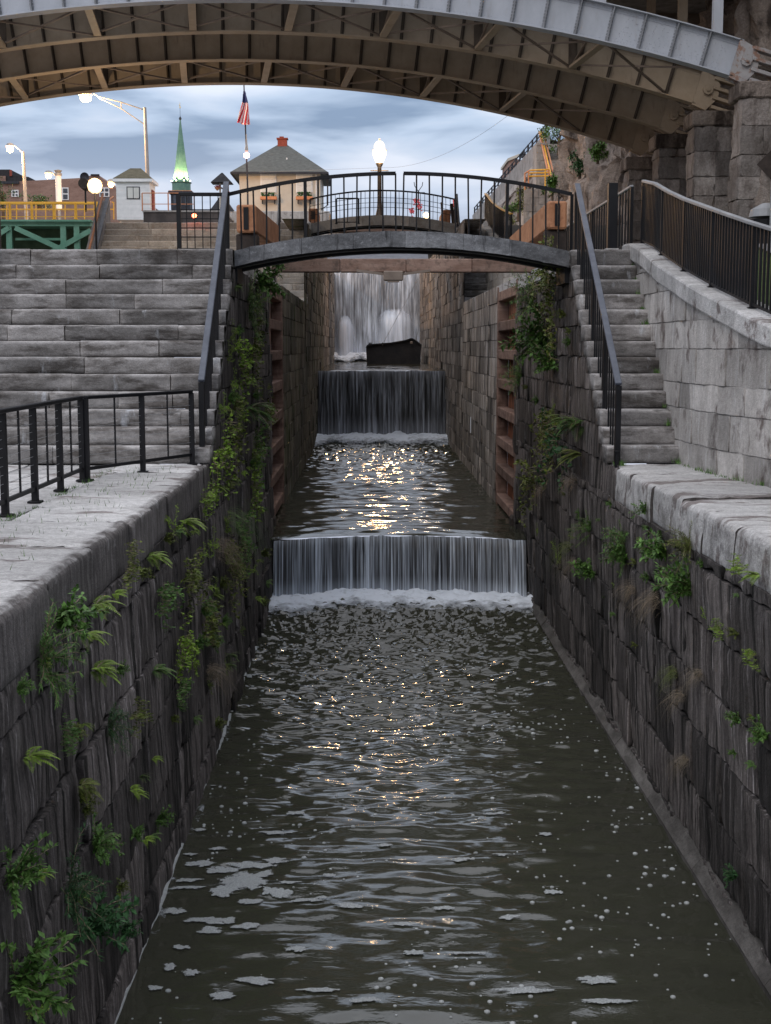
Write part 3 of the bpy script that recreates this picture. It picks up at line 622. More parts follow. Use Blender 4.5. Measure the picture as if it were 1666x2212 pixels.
# ---------------------------------------------------------------- arched footbridges
def footbridge(Y, zc, dy, label, m, x0=XL-.05, x1=XR+.03, thick=.28, mesh=False, deep=1.35, gapc=True, nb=8, endz=0):
    t = thing('footbridge', label, 'bridge', ((x0+x1)/2, Y, zc)); rise = .33
    def zt(x): u = (x-(x0+x1)/2)/((x1-x0)/2); return zc+rise*(1-u*u)
    n = 36
    def arch(xa, xb, ya, yb, off_t, off_b, tn=lambda x: .5, rough=0):
        mb = MB(); k = max(2, int((xb-xa)/.1)); rings = []
        for i in range(k+1):
            x = xa+(xb-xa)*i/k; z = zt(x); r = rough*fr(x, Y, 0, 4, 3)
            rings.append([Vector((x, ya+r, z+off_b-rough*abs(fr(x, 1, 2, 5, 3)))), Vector((x, ya+r*.7, z+off_t+rough*.5*fr(x, 3, 2, 5, 3))), Vector((x, yb, z+off_t)), Vector((x, yb, z+off_b))])
        mb.loft(rings, tn(xa)); return mb
    mb = MB(); xs = [x0, x0+1.15, x0+2.0, x0+2.85, x0+3.8, x0+4.6, x1]
    for a, b in zip(xs, xs[1:]):
        q = arch(a+.003, b-.003, Y, Y+.16, 0, -thick+random.uniform(-.01, .01), lambda x: random.random(), .02); o_ = len(mb.v); mb.v += q.v; mb.t += q.t; mb.f += [tuple(i+o_ for i in f) for f in q.f]
    obj('fascia', mb, m, t)
    mb = arch(x0, x1, Y+.12, Y+deep, -.03, -.16); obj('deck', mb, M['concrete'], t)
    mb = arch(x0+.05, x1-.05, Y+.17, Y+.42, -.165, -thick-.03); obj('girder', mb, M['black'], t)
    mb = arch(x0+.05, x1-.05, Y+deep-.3, Y+deep-.08, -.165, -thick-.03); obj('girder', mb, M['black'], t)
    for xa, sg in ((x0+.05, 1), (x1-.05, -1)):
        mb = MB(); mb.box((xa-.1*sg, Y+.18, zc-.5), (xa+.03*sg, Y+deep-.1, zc-.1)); obj('bearing', mb, M['black'], t)
    return t, zt
fb1, zt1 = footbridge(22.35, PZ-.02, 1.7, 'weathered arched footbridge with black railings crossing the canal above the first waterfall', M['bridgestone'], thick=.25)
def arc_rail(Yr, zt, xa, xb, h, n, big, label, mids=(), group=None, bal=.026):
    t = thing('footbridge_railing', label, 'railing', (xa, Yr, zt(xa)), group)
    mb = MB(); k = 14; pts = [(xa+(xb-xa)*i/k) for i in range(k+1)]
    for a, b in zip(pts, pts[1:]): mb.beam((a, Yr, zt(a)+h(a)), (b, Yr, zt(b)+h(b)), .06, .055)
    obj('top_rail', mb, M['black'], t)
    for z in mids:
        mb = MB()
        for a, b in zip(pts, pts[1:]): mb.beam((a, Yr, zt(a)+z), (b, Yr, zt(b)+z), .015, .018)
        obj('middle_rail', mb, M['black'], t)
    for i in range(n+1):
        x = xa+(xb-xa)*i/n; wd = bal*2 if i in big else bal; dx = random.uniform(-.006, .006)
        mb = MB(); mb.beam((x+dx*2, Yr, zt(x)-.02), (x-dx, Yr, zt(x)+h(x)), wd, wd, up=(0, 1, 0)); obj('post' if i in big else 'baluster', mb, M['black'], t)
    return t
hh = lambda x: .93
xg0, xg1 = P(855, 400, 22.4).x, P(872, 400, 22.4).x
arc_rail(22.42, zt1, XL-.1, xg0, hh, 13, (0, 6), 'left half of the black footbridge railing ending at the gap in the middle')
arc_rail(22.42, zt1, xg1, XR+.03, hh, 13, (8, 13), 'right half of the black footbridge railing starting at the gap in the middle')
fb2, zt2 = footbridge(22.35+FLY, PZ+FLZ-.02, 1.7, 'distant pale arched footbridge crossing above the second waterfall', M['litstone'], thick=.38)
arc_rail(22.42+FLY, zt2, XL-.05, XR, lambda x: .93, 34, (0, 12, 22, 34), 'black mesh railing of the distant arched footbridge', mids=(.3, .48, .66), bal=.02)
# ---------------------------------------------------------------- timber beam, balance beams, gates
t = thing('crossing_beam', 'long reddish timber beam spanning the canal just under the arched footbridge', 'beam', (.6, 28, 1.7))
mb = MB(); a = P(588, 574, 28); b = P(1195, 574, 28)
xs = [a.x, a.x+1.4, a.x+2.75, a.x+4.1, b.x]
for u, v in zip(xs, xs[1:]): mb.beam((u+.003, 28, a.z), (v-.003, 28, a.z), .3, .27, random.random(), .015)
obj('timber', mb, M['timbergrey'], t)
q = P(850, 596, 27.8); mb = MB(); mb.box(q+Vector((-.2, -.08, -.10)), q+Vector((.2, .08, .10)), c=.02); mb.box(q+Vector((-.12, -.06, -.13)), q+Vector((.12, .06, -.09))); obj('iron_shoe', mb, M['steeldk'], t)
for sg in (-1, 1):
    mb = MB(); mb.beam(q+Vector((sg*.2, .05, .04)), q+Vector((sg*.75, .05, .11)), .06, .05); obj('strap', mb, M['steeldk'], t)
for lab, pa, pb, sup in (('heavy orange-brown timber balance beam resting beside the left end of the footbridge', P(532, 472, 25.0), P(585, 512, 29), (532, 540)),
                    ('heavy orange-brown timber balance beam slanting down toward the canal on the right bank', P(1204, 464, 25.0), P(1118, 535, 30.5), (1200, 540))):
    t = thing('balance_beam', lab, 'beam', (pa.x, pa.y, PZ))
    mb = MB(); mb.beam(pb, pa, .36, .50, .5, .03); obj('timber', mb, M['timberorange'], t)
    d = (pa-pb).normalized(); mb = MB(); mb.beam(pa+d*.002, pa+d*.03, .09, .40); obj('end_bolt_plate', mb, M['black'], t)
    mb = MB(); mb.box((pa.x-.2, pa.y+.1, PZ), (pa.x+.2, pa.y+.5, pa.z-.27), .5, .02); obj('support_block', mb, M['timberdark'], t)
def gate(left, y0, y1, zb, zt, label, nbeam=8, depth=.35):
    X = XL if left else XR; s = 1 if left else -1
    t = thing('lock_gate', label, 'lock gate', (X, y0, zb))
    mb = MB(); n = 7
    for i in range(n):
        a = y0+.2+(y1-y0-.4)*i/n; b = y0+.2+(y1-y0-.4)*(i+1)/n
        mb.box((X-s*.38, a+.006, zb), (X-s*.30, b-.006, zt), random.random())
    obj('planking', mb, M['gatered'], t)
    for y in (y0, y1-.22):
        mb = MB(); mb.box((X-s*.30, y, zb), (X-s*.01, y+.24, zt+.05), .5, .02); obj('post', mb, M['timber'], t)
    for i in range(nbeam):
        z = zb+.3+(zt-.5-zb)*i/(nbeam-1); z += random.uniform(-.03, .03)
        mb = MB(); mb.beam((X-s*.15, y0+.245, z), (X-s*.15, y1-.225, z), .27, .24, random.random(), .02); obj('crossbeam', mb, M['timber'], t)
    mb = MB(); mb.box((X-s*.32, y0-.1, zb), (X+s*.06, y0+.5, zb+.32), .5, .05); ft = obj('foot_block', mb, M['timberdark'], t)
    for zz_ in (.1, .22): mb = MB(); mb.tube([Vector((X-s*(.02+zz_*.3), y0-.14, zb+zz_)), Vector((X-s*(.02+zz_*.3), y0-.09, zb+zz_))], .03, 6); obj('bolt', mb, M['galv'], ft)
    # recess lining
    mb = MB(); mb.box((X-s*.9, y0-.02, zb-.5), (X-s*.40, y1+.02, zt)); obj('recess_wall', mb, M['wall'], t)
    return t
gate(True, GY0, GY1, WZ2-.1, PZ-.1, 'open red-brown timber lock gate folded into the left wall recess')
gate(False, GY0, GY1, WZ2-.1, PZ-.1, 'open red-brown timber lock gate folded into the right wall recess')
gate(True, 60.5, 64.5, WZ3, PZ+FLZ-1.0, 'far timber lock gate on the left beyond the second waterfall', 6)
gate(False, 60.5, 64.5, WZ3, PZ+FLZ-1.0, 'far timber lock gate on the right beyond the second waterfall', 6)
# pier in front of each recess top (between YF1 and gate)
for left in (True, False):
    X = XL if left else XR; s = -1 if left else 1
    mb = MB(); Nn = Vector((-s, 0, 0))
    courses(mb, Vector((X, 0, 0)), Vector((0, 1, 0)), Vector((0, 0, 1)), Nn, YF1+1.2, GY0, rows(WZ2-.4, PZ-.3, .55), (.5, .9), .03, .03, step=.12, groove=.05)
    mb.box((X+s*.06, YF1+1.2, WZ2-.5), (X+s*.8, GY0, PZ-.05))
    tag(obj('gate_pier', mb, M['wall'], None, True), ('left' if left else 'right') + ' masonry pier between the first waterfall and the open timber gate', 'pier')
# bolts of the gate foot
for i, (px, py) in enumerate(((622, 1098), (606, 1118), (1072, 1098), (1092, 1118))):
    pass
# ---------------------------------------------------------------- water
def hwave(x, y, y1, amp0, amp1, L0):
    d = max(0, (y1-y)); f = math.exp(-(d/10.5)**1.6)
    a = amp1+(amp0-amp1)*f; k = 1/(L0*(1+1.25*(1-f)))
    h = noise.noise(Vector((x*k*.95, y*k*1.7, 0)))*1.0 + noise.noise(Vector((x*k*2.2+7, y*k*3.6, 3)))*.5*(.45+f) + noise.noise(Vector((x*k*4.5, y*k*8, 9)))*.25*f
    return a*h
def pool(name, y0, y1, z, step, amp0, amp1, L0, foamlen, foamw=.62, xl=XL-.1, xr=XR+.2, near_foam=0, crest=False, bow=0):
    mb = MB(); nx = int((xr-xl)/step); ny = int((y1-y0)/step)
    us = [xl+(xr-xl)*i/nx for i in range(nx+1)]; vs = [y0+(y1-y0)*j/ny for j in range(ny+1)]
    def fn(x, y):
        h = hwave(x, y, y1, amp0, amp1, L0); d = y1-y
        if d < foamlen*1.6:
            q = max(0, 1-d/(foamlen*1.6)); h += q*(.05+.09*max(0, noise.fractal(Vector((x*3, y*3, 1)), 1, 2, 4)+.3))
        if crest:
            e_ = y-y0; c_ = min(1, e_/.9); h = h*c_ - .07*(1-c_)**2
            y = y + bow*(1-((x-.58)/2.75)**2)*max(0, 1-e_/2.5)
        return (x, y, z+h)
    def tone(x, y):
        d = max(0.0, y1-y); v = 0.0
        if d < foamlen: v = .85*(1-(d/foamlen)**1.5)
        v = max(v, .60*math.exp(-max(0, d-foamlen)/1.6)*(.6+.9*noise.noise(Vector((x*1.1, y*.7, 5)))))
        if z < -5: v = max(v, .44*min(1, max(0, 2.2*noise.noise(Vector((x*.55+3, y*.28, 11)))-.35))*(1 if x < 1 else .8), .42 if x < XLb+.12 and noise.noise(Vector((0, y*.5, 2))) > 0 else 0)
        return max(0, v)
    mb.grid(fn, us, vs, tone)
    return kind(obj('water', mb, M['water'], None, True))
pool('water', 2.5, YF1+.75, WZ1, .036, .13, .0195, .34, 1.9)
pool('water', YF1, YF2+.1, WZ2, .07, .12, .05, .36, 3.4, xl=XL-.35, xr=XR+.35, crest=True, bow=.7)
pool('water', YF2, YF3+.1, WZ3, .14, .08, .03, .5, 2.5, xl=XL-.35, xr=XR+.35, crest=True)
def curtain(Y, ztop, zbot, x0, x1, m, thr, seed, stepx=.03, lab='waterfall', bot=.0, toptone=0.0):
    mb = MB(); H = ztop-zbot; nx = int((x1-x0)/stepx)
    us = [x0+(x1-x0)*i/nx for i in range(nx+1)]; vs = [i/22 for i in range(23)]
    def fn(x, v):
        z = ztop-.02-H*v**1.25; y = Y-thr*math.sqrt(max(0, (ztop-z))/H)-.03
        d = .05*noise.fractal(Vector((x*7+seed, z*.5, 0)), .8, 2, 3)*min(1, v*4) + .05*noise.noise(Vector((x*1.3+seed, z*.2, 3)))
        zz = z + (.035*noise.noise(Vector((x*2.3, seed, 0)))+.02*noise.noise(Vector((x*9, seed, 0))))*(1-v)
        y -= .05*noise.noise(Vector((x*2.3, seed, 0)))*(1-v)-.7*(1-((x-(x0+x1)/2)/((x1-x0)/2))**2)*(1 if seed == 1 else 0)
        return (x, y+d, zz)
    def tone(x, v): return max(0, bot*(v-.7)/.3) + max(0, toptone*(1-v*6))
    mb.grid(fn, us, vs, tone)
    mb2 = MB(); mb2.box((x0-.3, Y+.12+(.7 if seed == 1 else 0), zbot-.4), (x1+.3, Y+1.1, ztop-.16))
    kind(obj('weir', mb2, M['timberdark']))
    return kind(obj('waterfall', mb, m, None, True))
curtain(YF1, WZ2-.05, WZ1, XLb+.02, XRb-.08, M['fall'], .35, 1, bot=.5, toptone=.12)
curtain(YF2, WZ3-.04, WZ2, XL+.02, XR-.02, M['fall2'], .5, 5, bot=.5, toptone=.25)
curtain(YF3, 5.35, WZ3, XL-.1, XR+.05, M['fall3'], .7, 9, .06, bot=.35, toptone=.3)
# jets bulging from the far gate
def jet(x0, x1, zt, reach, seed):
    mb = MB(); n = int((x1-x0)/.05); us = [x0+(x1-x0)*i/n for i in range(n+1)]; vs = [i/22 for i in range(23)]
    def fn(x, v):
        u = (x-x0)/(x1-x0); e_ = math.sin(math.pi*min(1, max(0, u)))**.7; top = WZ3+(zt-WZ3)*(.80+.22*e_)+.15*noise.noise(Vector((x*1.5, seed, 0)))
        z = WZ3+(top-WZ3)*(1-v**1.6); y = YF3-.75-reach*(.3+.7*e_)*math.sqrt(v)-.08*noise.fractal(Vector((x*4, z*.4, seed)), 1, 2, 3)
        return (x+(u-.5)*.5*v, y, z)
    def tn_(x, v):
        u = (x-x0)/(x1-x0); return max(0, 1.0*min(1, 3.5*u, 3.5*(1-u))*min(1, .1+v*3.0)*(1-.25*v))
    mb.grid(fn, us, vs, tn_); return kind(obj('waterfall', mb, M['jet'], None, True))
jet(P(727, 690, 87).x, P(765, 690, 87).x, P(740, 682, 86).z, 1.3, 1.0)
jet(P(812, 690, 87).x, P(897, 690, 87).x, P(850, 668, 86).z, 1.3, 2.2)
# foaming water mounds at the feet of the falls
def mound(Y0, Y1_, z, x0, x1, h, sc_, seed, step=.04):
    mb = MB(); nx = int((x1-x0)/step); ny = int((Y1_-Y0)/step)
    us = [x0+(x1-x0)*i/nx for i in range(nx+1)]; vs = [Y0+(Y1_-Y0)*j/ny for j in range(ny+1)]
    def fn(x, y):
        u = (y-Y0)/(Y1_-Y0); n_ = noise.fractal(Vector((x*sc_, y*sc_*1.6, seed)), .8, 2.1, 5); lobes = noise.noise(Vector((x*1.1, seed, 2)))*.35
        return (x, y+(.65*(1-((x-.65)/2.75)**2) if seed == 2 else 0), z + h*(min(1, (u+lobes*.3)*1.4)-.35) + h*.35*n_*(.4+u))
    def tn_(x, y):
        u = (y-Y0)/(Y1_-Y0); return min(.8, max(0, (u+.35*noise.noise(Vector((x*1.1, seed, 2))))*1.25))
    mb.grid(fn, us, vs, tn_); return tag(kind(obj('foam', mb, M['softfoam'], None, True), 'stuff'), 'white churning foam at the foot of the waterfall', 'foam')
f1 = mound(YF1-2.4, YF1-.2, WZ1+.05, XLb-.02, XRb+.02, .20, 2.6, 2); f1['label'] = 'white churning foam at the foot of the nearest waterfall'
f2 = mound(YF2-4.2, YF2-.35, WZ2+.12, XL, XR, .34, 1.3, 5, .07); f2['label'] = 'soft white foam at the foot of the second waterfall'
f3 = mound(YF3-5.0, YF3-.4, WZ3+.12, XL, XR, .6, 1.0, 8, .1); f3['label'] = 'pale spray foam at the foot of the farthest waterfall'
# drifting scum patches, bubbles
def on_water(px, py):
    v = ray(px, py); return v * (WZ1/v.z)
mb = MB()
def blob(cx, cy, rx, ry, seed, hgt=.008):
    k = 40; n = len(mb.v); rs = ((1.35, .002, .05), (1.0, .006, .36), (.7, hgt, .52), (.4, hgt, .56), (.12, hgt, .6))
    for f_, dz, tn in rs:
        for j in range(k):
            a = 2*math.pi*j/k; r = 1+.7*noise.noise(Vector((math.cos(a)*1.4+seed, math.sin(a)*1.4, seed)))+.4*noise.noise(Vector((math.cos(a)*4+seed, math.sin(a)*4, seed)))
            x, y = cx+rx*r*f_*math.cos(a), cy+ry*r*f_*math.sin(a); mb.v.append((x, y, WZ1+.006+dz+seed*.00003+hwave(x, y, YF1+.75, .13, .0195, .34))); mb.t.append(tn)
    for i in range(len(rs)-1):
        for j in range(k): q = (j+1) % k; mb.f.append((n+i*k+j, n+i*k+q, n+(i+1)*k+q, n+(i+1)*k+j))
    mb.f.append(tuple(n+(len(rs)-1)*k+j for j in range(k)))
for i, (px, py, w, h) in enumerate([(555, 1905, 75, 28), (500, 1925, 45, 12), (600, 1930, 40, 12), (540, 1952, 28, 8), (595, 1860, 35, 9), (530, 1868, 60, 8), (470, 1880, 50, 7), (425, 1868, 35, 7), (405, 1898, 30, 5), (400, 1918, 40, 5), (375, 1965, 36, 9),
        (430, 1985, 40, 9), (475, 1990, 38, 11), (460, 2012, 45, 7), (530, 2003, 42, 6), (360, 2090, 20, 9), (410, 2105, 26, 11), (335, 2137, 19, 8), (395, 2048, 20, 6), (660, 1945, 36, 6), (470, 1832, 22, 4), (585, 1800, 42, 5), (625, 1912, 30, 4),
        (410, 1848, 18, 4), (430, 1790, 16, 4), (1180, 1802, 20, 5), (1195, 1930, 24, 6), (1080, 1850, 22, 5), (1000, 1862, 24, 4), (760, 1960, 40, 6), (860, 2000, 45, 5), (1090, 1985, 30, 5), (960, 1962, 30, 4), (640, 2055, 30, 6), (1010, 2060, 50, 5), (560, 2120, 60, 9), (700, 2140, 60, 7), (470, 2150, 36, 12), (1110, 2140, 90, 8), (1280, 2165, 80, 7), (1290, 2120, 48, 10), (790, 2165, 36, 9), (900, 2060, 26, 8), (720, 1890, 30, 5), (820, 1830, 26, 4), (640, 1760, 24, 4), (1070, 1760, 24, 4), (470, 1700, 14, 3), (1160, 1650, 14, 3), (545, 1465, 16, 4), (700, 1940, 14, 4)]):
    q = on_water(px, py); q2 = on_water(px+w, py); q3 = on_water(px, py-h)
    for m2 in range(3):
        ox, oy = random.uniform(-.5, .5)*(q2.x-q.x), random.uniform(-.4, .4)*(q3.y-q.y)
        blob(q.x+ox, q.y+oy, (q2.x-q.x)*.55, (q3.y-q.y)*.6, i*3.1+m2*1.7)
tag(kind(obj('foam', mb, M['lacy'], None, True), 'stuff'), 'grey rafts of bubbly foam drifting on the left of the near pool', 'foam')
mb = MB()
for i in range(1900):
    y = random.uniform(6, 25)**1.0; x = random.uniform(XLb+.1, XRb-.1)
    if noise.noise(Vector((x*.8, y*.45, 4))) < random.uniform(-.2, .25): continue
    r = random.choice((.006, .008, .01, .013, .02))*random.uniform(.7, 1.2); r *= 1+(y-6)*.04
    el = random.uniform(.9, 1.6); hz = hwave(x, y, YF1+.75, .13, .0195, .34)
    mb.lathe((x, y, WZ1+hz), [(r, -.004), (r*.95, r*.35), (r*.45, r*.62)], 7, random.random())
tag(kind(obj('foam', mb, M['scum'], None, True), 'stuff'), 'scattered small white bubbles floating on the near pool', 'foam')
# foam line at the left waterline
mb = MB(); pts = []
y = 5.0
while y < 24:
    wd = -.012+.035*max(0, noise.noise(Vector((y*.9, 0, 0)))); hz = hwave(XLb+.03, y, YF1+.75, .13, .0195, .34)
    pts.append([Vector((XLb-.06, y, WZ1+hz-.01)), Vector((XLb-.06, y, WZ1+hz+.012)), Vector((XLb+.015+wd, y, WZ1+hz+.010)), Vector((XLb+.02+wd, y, WZ1+hz-.01))]); y += .12
mb.loft(pts); tag(kind(obj('foam', mb, M['scum']), 'stuff'), 'thin white foam line where the water meets the left wall', 'foam')
# ---------------------------------------------------------------- ground
prof = [(-80, LZ-.12), (Y1+.3, LZ-.12), (Y1+NS*T, PZ-.05), (Y1+FLY+.2, PZ-.05), (Y1+FLY+NS*T+.2, PZ+FLZ-.05), (90, PZ+FLZ-.05), (94, 7.9), (420, 7.9), (2500, 6)]
mb = MB()
for (ya, za), (yb, zb_) in zip(prof, prof[1:]):
    zl, zlb = min(za, PZ-.05), min(zb_, PZ-.05)
    if ya < 90:
        mb.quad((-1500, ya, zl), (-10.2, ya, zl), (-10.2, yb, zlb), (-1500, yb, zlb)); mb.quad((-10.2, ya, za), (-2.95, ya, za), (-2.95, yb, zb_), (-10.2, yb, zb_));
        if za > zl: mb.quad((-10.2, ya, zl), (-10.2, yb, zlb), (-10.2, yb, zb_), (-10.2, ya, za))
        mb.quad((5.0, ya, za+.0), (1500, ya, za), (1500, yb, zb_), (5.0, yb, zb_))
        if ya >= Y1+NS*T-.1: mb.quad((4.0, ya, za), (5.0, ya, za), (5.0, yb, zb_), (4.0, yb, zb_))
    elif ya < 94:
        mb.quad((-1500, ya, zl), (-10.2, ya, zl), (-10.2, yb, zb_), (-1500, yb, zb_)); mb.quad((-10.2, ya, za), (-2.95, ya, za), (-2.95, yb, zb_), (-10.2, yb, zb_)); mb.quad((4.0, ya, za), (1500, ya, za), (1500, yb, zb_), (4.0, yb, zb_))
        mb.quad((-2.95, 92, 7.9), (4.0, 92, 7.9), (4.0, 94, 7.9), (-2.95, 94, 7.9))
    else: mb.quad((-1500, ya, za), (1500, ya, za), (1500, yb, zb_), (-1500, yb, zb_))
kind(obj('ground', mb, M['ground']))
# platform paving near the canal on both banks, grass + path on the right
mb = MB()
for (x0, x1, y0, y1, z) in ((-10, XL-.03, Y1+NS*T+.5, 47.5, PZ-.012), (XR+.03, 4.4, Y1+NS*T+.5, 47.5, PZ-.012), (-10, XL-.03, Y1+FLY+NS*T+.5, 90, PZ+FLZ-.012), (XR+.03, 4.4, Y1+FLY+NS*T+.5, 90, PZ+FLZ-.012)):
    mb.box((x0, y0, z-.3), (x1, y1, z))
kind(obj('pavement', mb, M['coping']))
mb = MB()
mb.grid(lambda x, y: (x, y, (PZ+.02 if y > 22.6 else wtop(y)-.05+.0)+.03*fr(x, y, 0, .8, 3)), [4.6+.5*i for i in range(15)], [8+.5*i for i in range(80)])
kind(obj('grass_verge', mb, M['grass'], None, True))
mb = MB(); mb.grid(lambda x, y: (x, y, (PZ+.02 if y > 22.6 else wtop(y)-.05)+.055), [6.2, 8.4], [8+.5*i for i in range(80)])
kind(obj('path', mb, M['asphalt']))
# plaza slab over the head of the flight
mb = MB(); mb.box((-14, 90.5, 6.9), (10, 130, 7.95)); kind(obj('plaza', mb, M['concrete']))
# ---------------------------------------------------------------- steel arch bridge overhead
RIBS = [38.3, 42.0, 46.0, 50.0]; CZ = 9.42; CK = .0109; WEB = 1.02
def xc(D): return -3.5-(D-38.3)*.115
def xend(D): return 10.05-(D-38.3)*.035
def zb(x, D): return CZ-CK*(x-xc(D))**2
ab = thing('arch_bridge', 'riveted steel arch bridge with four curved ribs spanning high over the canal', 'bridge', (0, 44, 9))
def rib(D, m, rivets):
    x0, x1 = 2*xc(D)-xend(D), xend(D); k = 90; xs = [x0+(x1-x0)*i/k for i in range(k+1)]
    def nrm(x): s = -2*CK*(x-xc(D)); n = Vector((-s, 0, 1)); return n.normalized()
    mb = MB()
    def rail(o0, o1, y0, y1):
        mb.loft([[Vector((x, 0, zb(x, D)))+nrm(x)*o + Vector((0, y, 0)) for o, y in ((o0, D+y0), (o0, D+y1), (o1, D+y1), (o1, D+y0))] for x in xs])
    rail(.03, WEB-.03, -.012, .012)
    web = obj('rib', mb, m, ab)
    mb = MB(); rail(0, .028, -.20, .20); rail(.03, .15, -.028, -.0125); obj('bottom_flange', mb, m, web)
    mb = MB(); rail(WEB-.028, WEB, -.20, .20); rail(WEB-.15, WEB-.03, -.028, -.0125); obj('top_flange', mb, m, web)
    mb = MB(); n = 31
    for i in range(1, n):
        x = x0+(x1-x0)*i/n; a = Vector((x, D, zb(x, D))); u = nrm(x)
        if x < -11-(D-38)*.28: continue
        mb = MB()
        mb.beam(a+u*.03+Vector((0, -.075, 0)), a+u*(WEB-.03)+Vector((0, -.075, 0)), .10, .014, up=(0, 1, 0)) if False else None
        t_ = Vector((u.z, 0, -u.x))
        mb.loft([[a+u*h_+t_*(-.014)+Vector((0, -.17, 0)), a+u*h_+t_*.014+Vector((0, -.17, 0)), a+u*h_+t_*.014+Vector((0, -.013, 0)), a+u*h_+t_*(-.014)+Vector((0, -.013, 0))] for h_ in (.03, WEB-.03)])
        mb.loft([[a+u*h_+t_*(-.05)+Vector((0, -.041, 0)), a+u*h_+t_*.05+Vector((0, -.041, 0)), a+u*h_+t_*.05+Vector((0, -.0285, 0)), a+u*h_+t_*(-.05)+Vector((0, -.0285, 0))] for h_ in (.035, WEB-.035)]); obj('stiffener', mb, M['steelgrime'] if rivets else M['stiffdk'], web)
    if rivets:
        mb = MB()
        def rivet(a, u):
            t_ = Vector((u.z, 0, -u.x)); r = .017; n_ = len(mb.v)
            for j in range(5): an = j*2*math.pi/5; mb.v.append(tuple(a+t_*r*math.cos(an)+u*r*math.sin(an))); mb.t.append(.5)
            mb.v.append(tuple(a+Vector((0, -.014, 0)))); mb.t.append(.5)
            for j in range(5): mb.f.append((n_+(j+1) % 5, n_+j, n_+5))
        x = -11
        while x < x1-.1:
            a = Vector((x, D, zb(x, D))); u = nrm(x)
            for h_ in (.06, .12, WEB-.06, WEB-.12): rivet(a+u*h_+Vector((0, -.0285, 0)), u)
            x += .085
        for i in range(1, n):
            x = x0+(x1-x0)*i/n; a = Vector((x, D, zb(x, D))); u = nrm(x); t_ = Vector((u.z, 0, -u.x))
            for j in range(8):
                for s in (-.045, .045): rivet(a+u*(.2+.62*j/7)+t_*s*.75+Vector((0, -.0415, 0)), u)
        for j in range(170):
            x = random.uniform(6.8, 9.7); a = Vector((x, D, zb(x, D))); u = nrm(x)
            rivet(a+u*random.choice([.2+.07*q for q in range(10)])+Vector((0, -.0125, 0)), u)
        obj('rivets', mb, m, web)
    # bearing shoe with a pin at the right-hand end
    a = Vector((x1, D, zb(x1, D))); u = nrm(x1); t_ = Vector((u.z, 0, -u.x)); mb = MB(); sm = M['steelrust'] if rivets else m
    for y in (-.2, .14):
        mb.loft([[a+u*p_+t_*q_+Vector((0, y+yy, 0)) for p_, q_ in ((-.05, -.1), (WEB, -.1), (WEB-.1, .35), (.75, .55), (.35, .6), (-.1, .35))] for yy in (0, .06)])
    for k_ in range(4): c = a+u*(.05+.28*k_)+t_*(.72-.05*k_); mb.beam(c-t_*.25+Vector((0, -.13, 0)), c+t_*.4+Vector((0, -.13, 0)), .28, .10, c=.01)
    sh = obj('bearing_shoe', mb, sm, ab)
    mb = MB(); c = a+u*.5+t_*.22; mb.tube([c+Vector((0, -.30, 0)), c+Vector((0, .3, 0))], .16, 8); mb.tube([c+Vector((0, -.34, 0)), c+Vector((0, -.3, 0))], .07, 6); obj('pin', mb, sm, sh)
    return xs
for i, D in enumerate(RIBS): rib(D, M['steel'] if i == 0 else M['steelwarmlit'], i == 0)
for (Da, Db) in ((38.3, 42.0), (46.0, 50.0)):
    for k in range(-1, 8):
        x = -13.4+2.85*k + (0 if Da < 40 else -1.3)
        xa, xb = x, x-(Db-Da)*.115
        if x > xend(Db)-.6: continue
        a0, b0 = Vector((xa, Da+.06, zb(xa, Da)+.06)), Vector((xb, Db-.06, zb(xb, Db)+.06)); a1, b1 = a0+Vector((0, 0, WEB-.15)), b0+Vector((0, 0, WEB-.15))
        mb = MB(); mb.beam(a0, b0, .22, .07); mb.beam(a1, b1, .14, .07); fr_ = obj('cross_frame', mb, M['steelwarmlit'], ab)
        mb = MB(); mb.beam(a0+Vector((.02, 0, 0)), b1, .06, .05); mb.beam(a1-Vector((.02, 0, 0)), b0, .06, .05); obj('diagonal_braces', mb, M['steeldk'], fr_); mb = MB(); c0 = a0.lerp(b0, .93); c1 = a1.lerp(b1, .93); mb.box((c0.x-.13, c0.y-.015, c0.z-.03), (c1.x+.13, c0.y+.015, c1.z+.05)); obj('gusset_plate', mb, M['stiffdk'], fr_)
        x2 = x+2.85
        if x2 < xend(Db)-.4:
            mb = MB(); c0, d0 = Vector((x2, Da+.06, zb(x2, Da)+.09)), Vector((x2-(Db-Da)*.115, Db-.06, zb(x2-.46, Db)+.09)); mb.beam(a0+Vector((0, .1, .03)), d0, .07, .05); mb.beam(c0, b0+Vector((0, -.1, .09)), .07, .05); obj('lateral_brace', mb, M['steeldk'], ab)
mb = MB(); DZ = 11.9
mb.box((-30, 37.5, DZ), (14, 52.2, DZ+.35)); obj('deck', mb, M['concrete'], ab)
mb = MB()
for D in RIBS: mb.box((-30, D-.1, DZ-.45), (14, D+.1, DZ-.002))
obj('stringers', mb, M['steeldk'], ab)
for i, D in enumerate(RIBS):
    for k in range(8):
        x = -11.3+2.95*k
        if abs(x-xc(D)) < 2.0 or x > xend(D)+.3: continue
        if x > 9.2: x = xend(D)-.42
        mb = MB(); z = zb(x, D)+WEB*1.02
        mb.beam((x, D-.10, z), (x, D-.10, DZ-.45), .26, .03, up=(0, 1, 0)); mb.beam((x, D+.08, z), (x, D+.08, DZ-.45), .26, .03, up=(0, 1, 0)); mb.beam((x, D-.01, z), (x, D-.01, DZ-.45), .03, .16, up=(0, 1, 0))
        obj('spandrel_post', mb, M['steel'] if i == 0 else M['steelwarmlit'], ab)
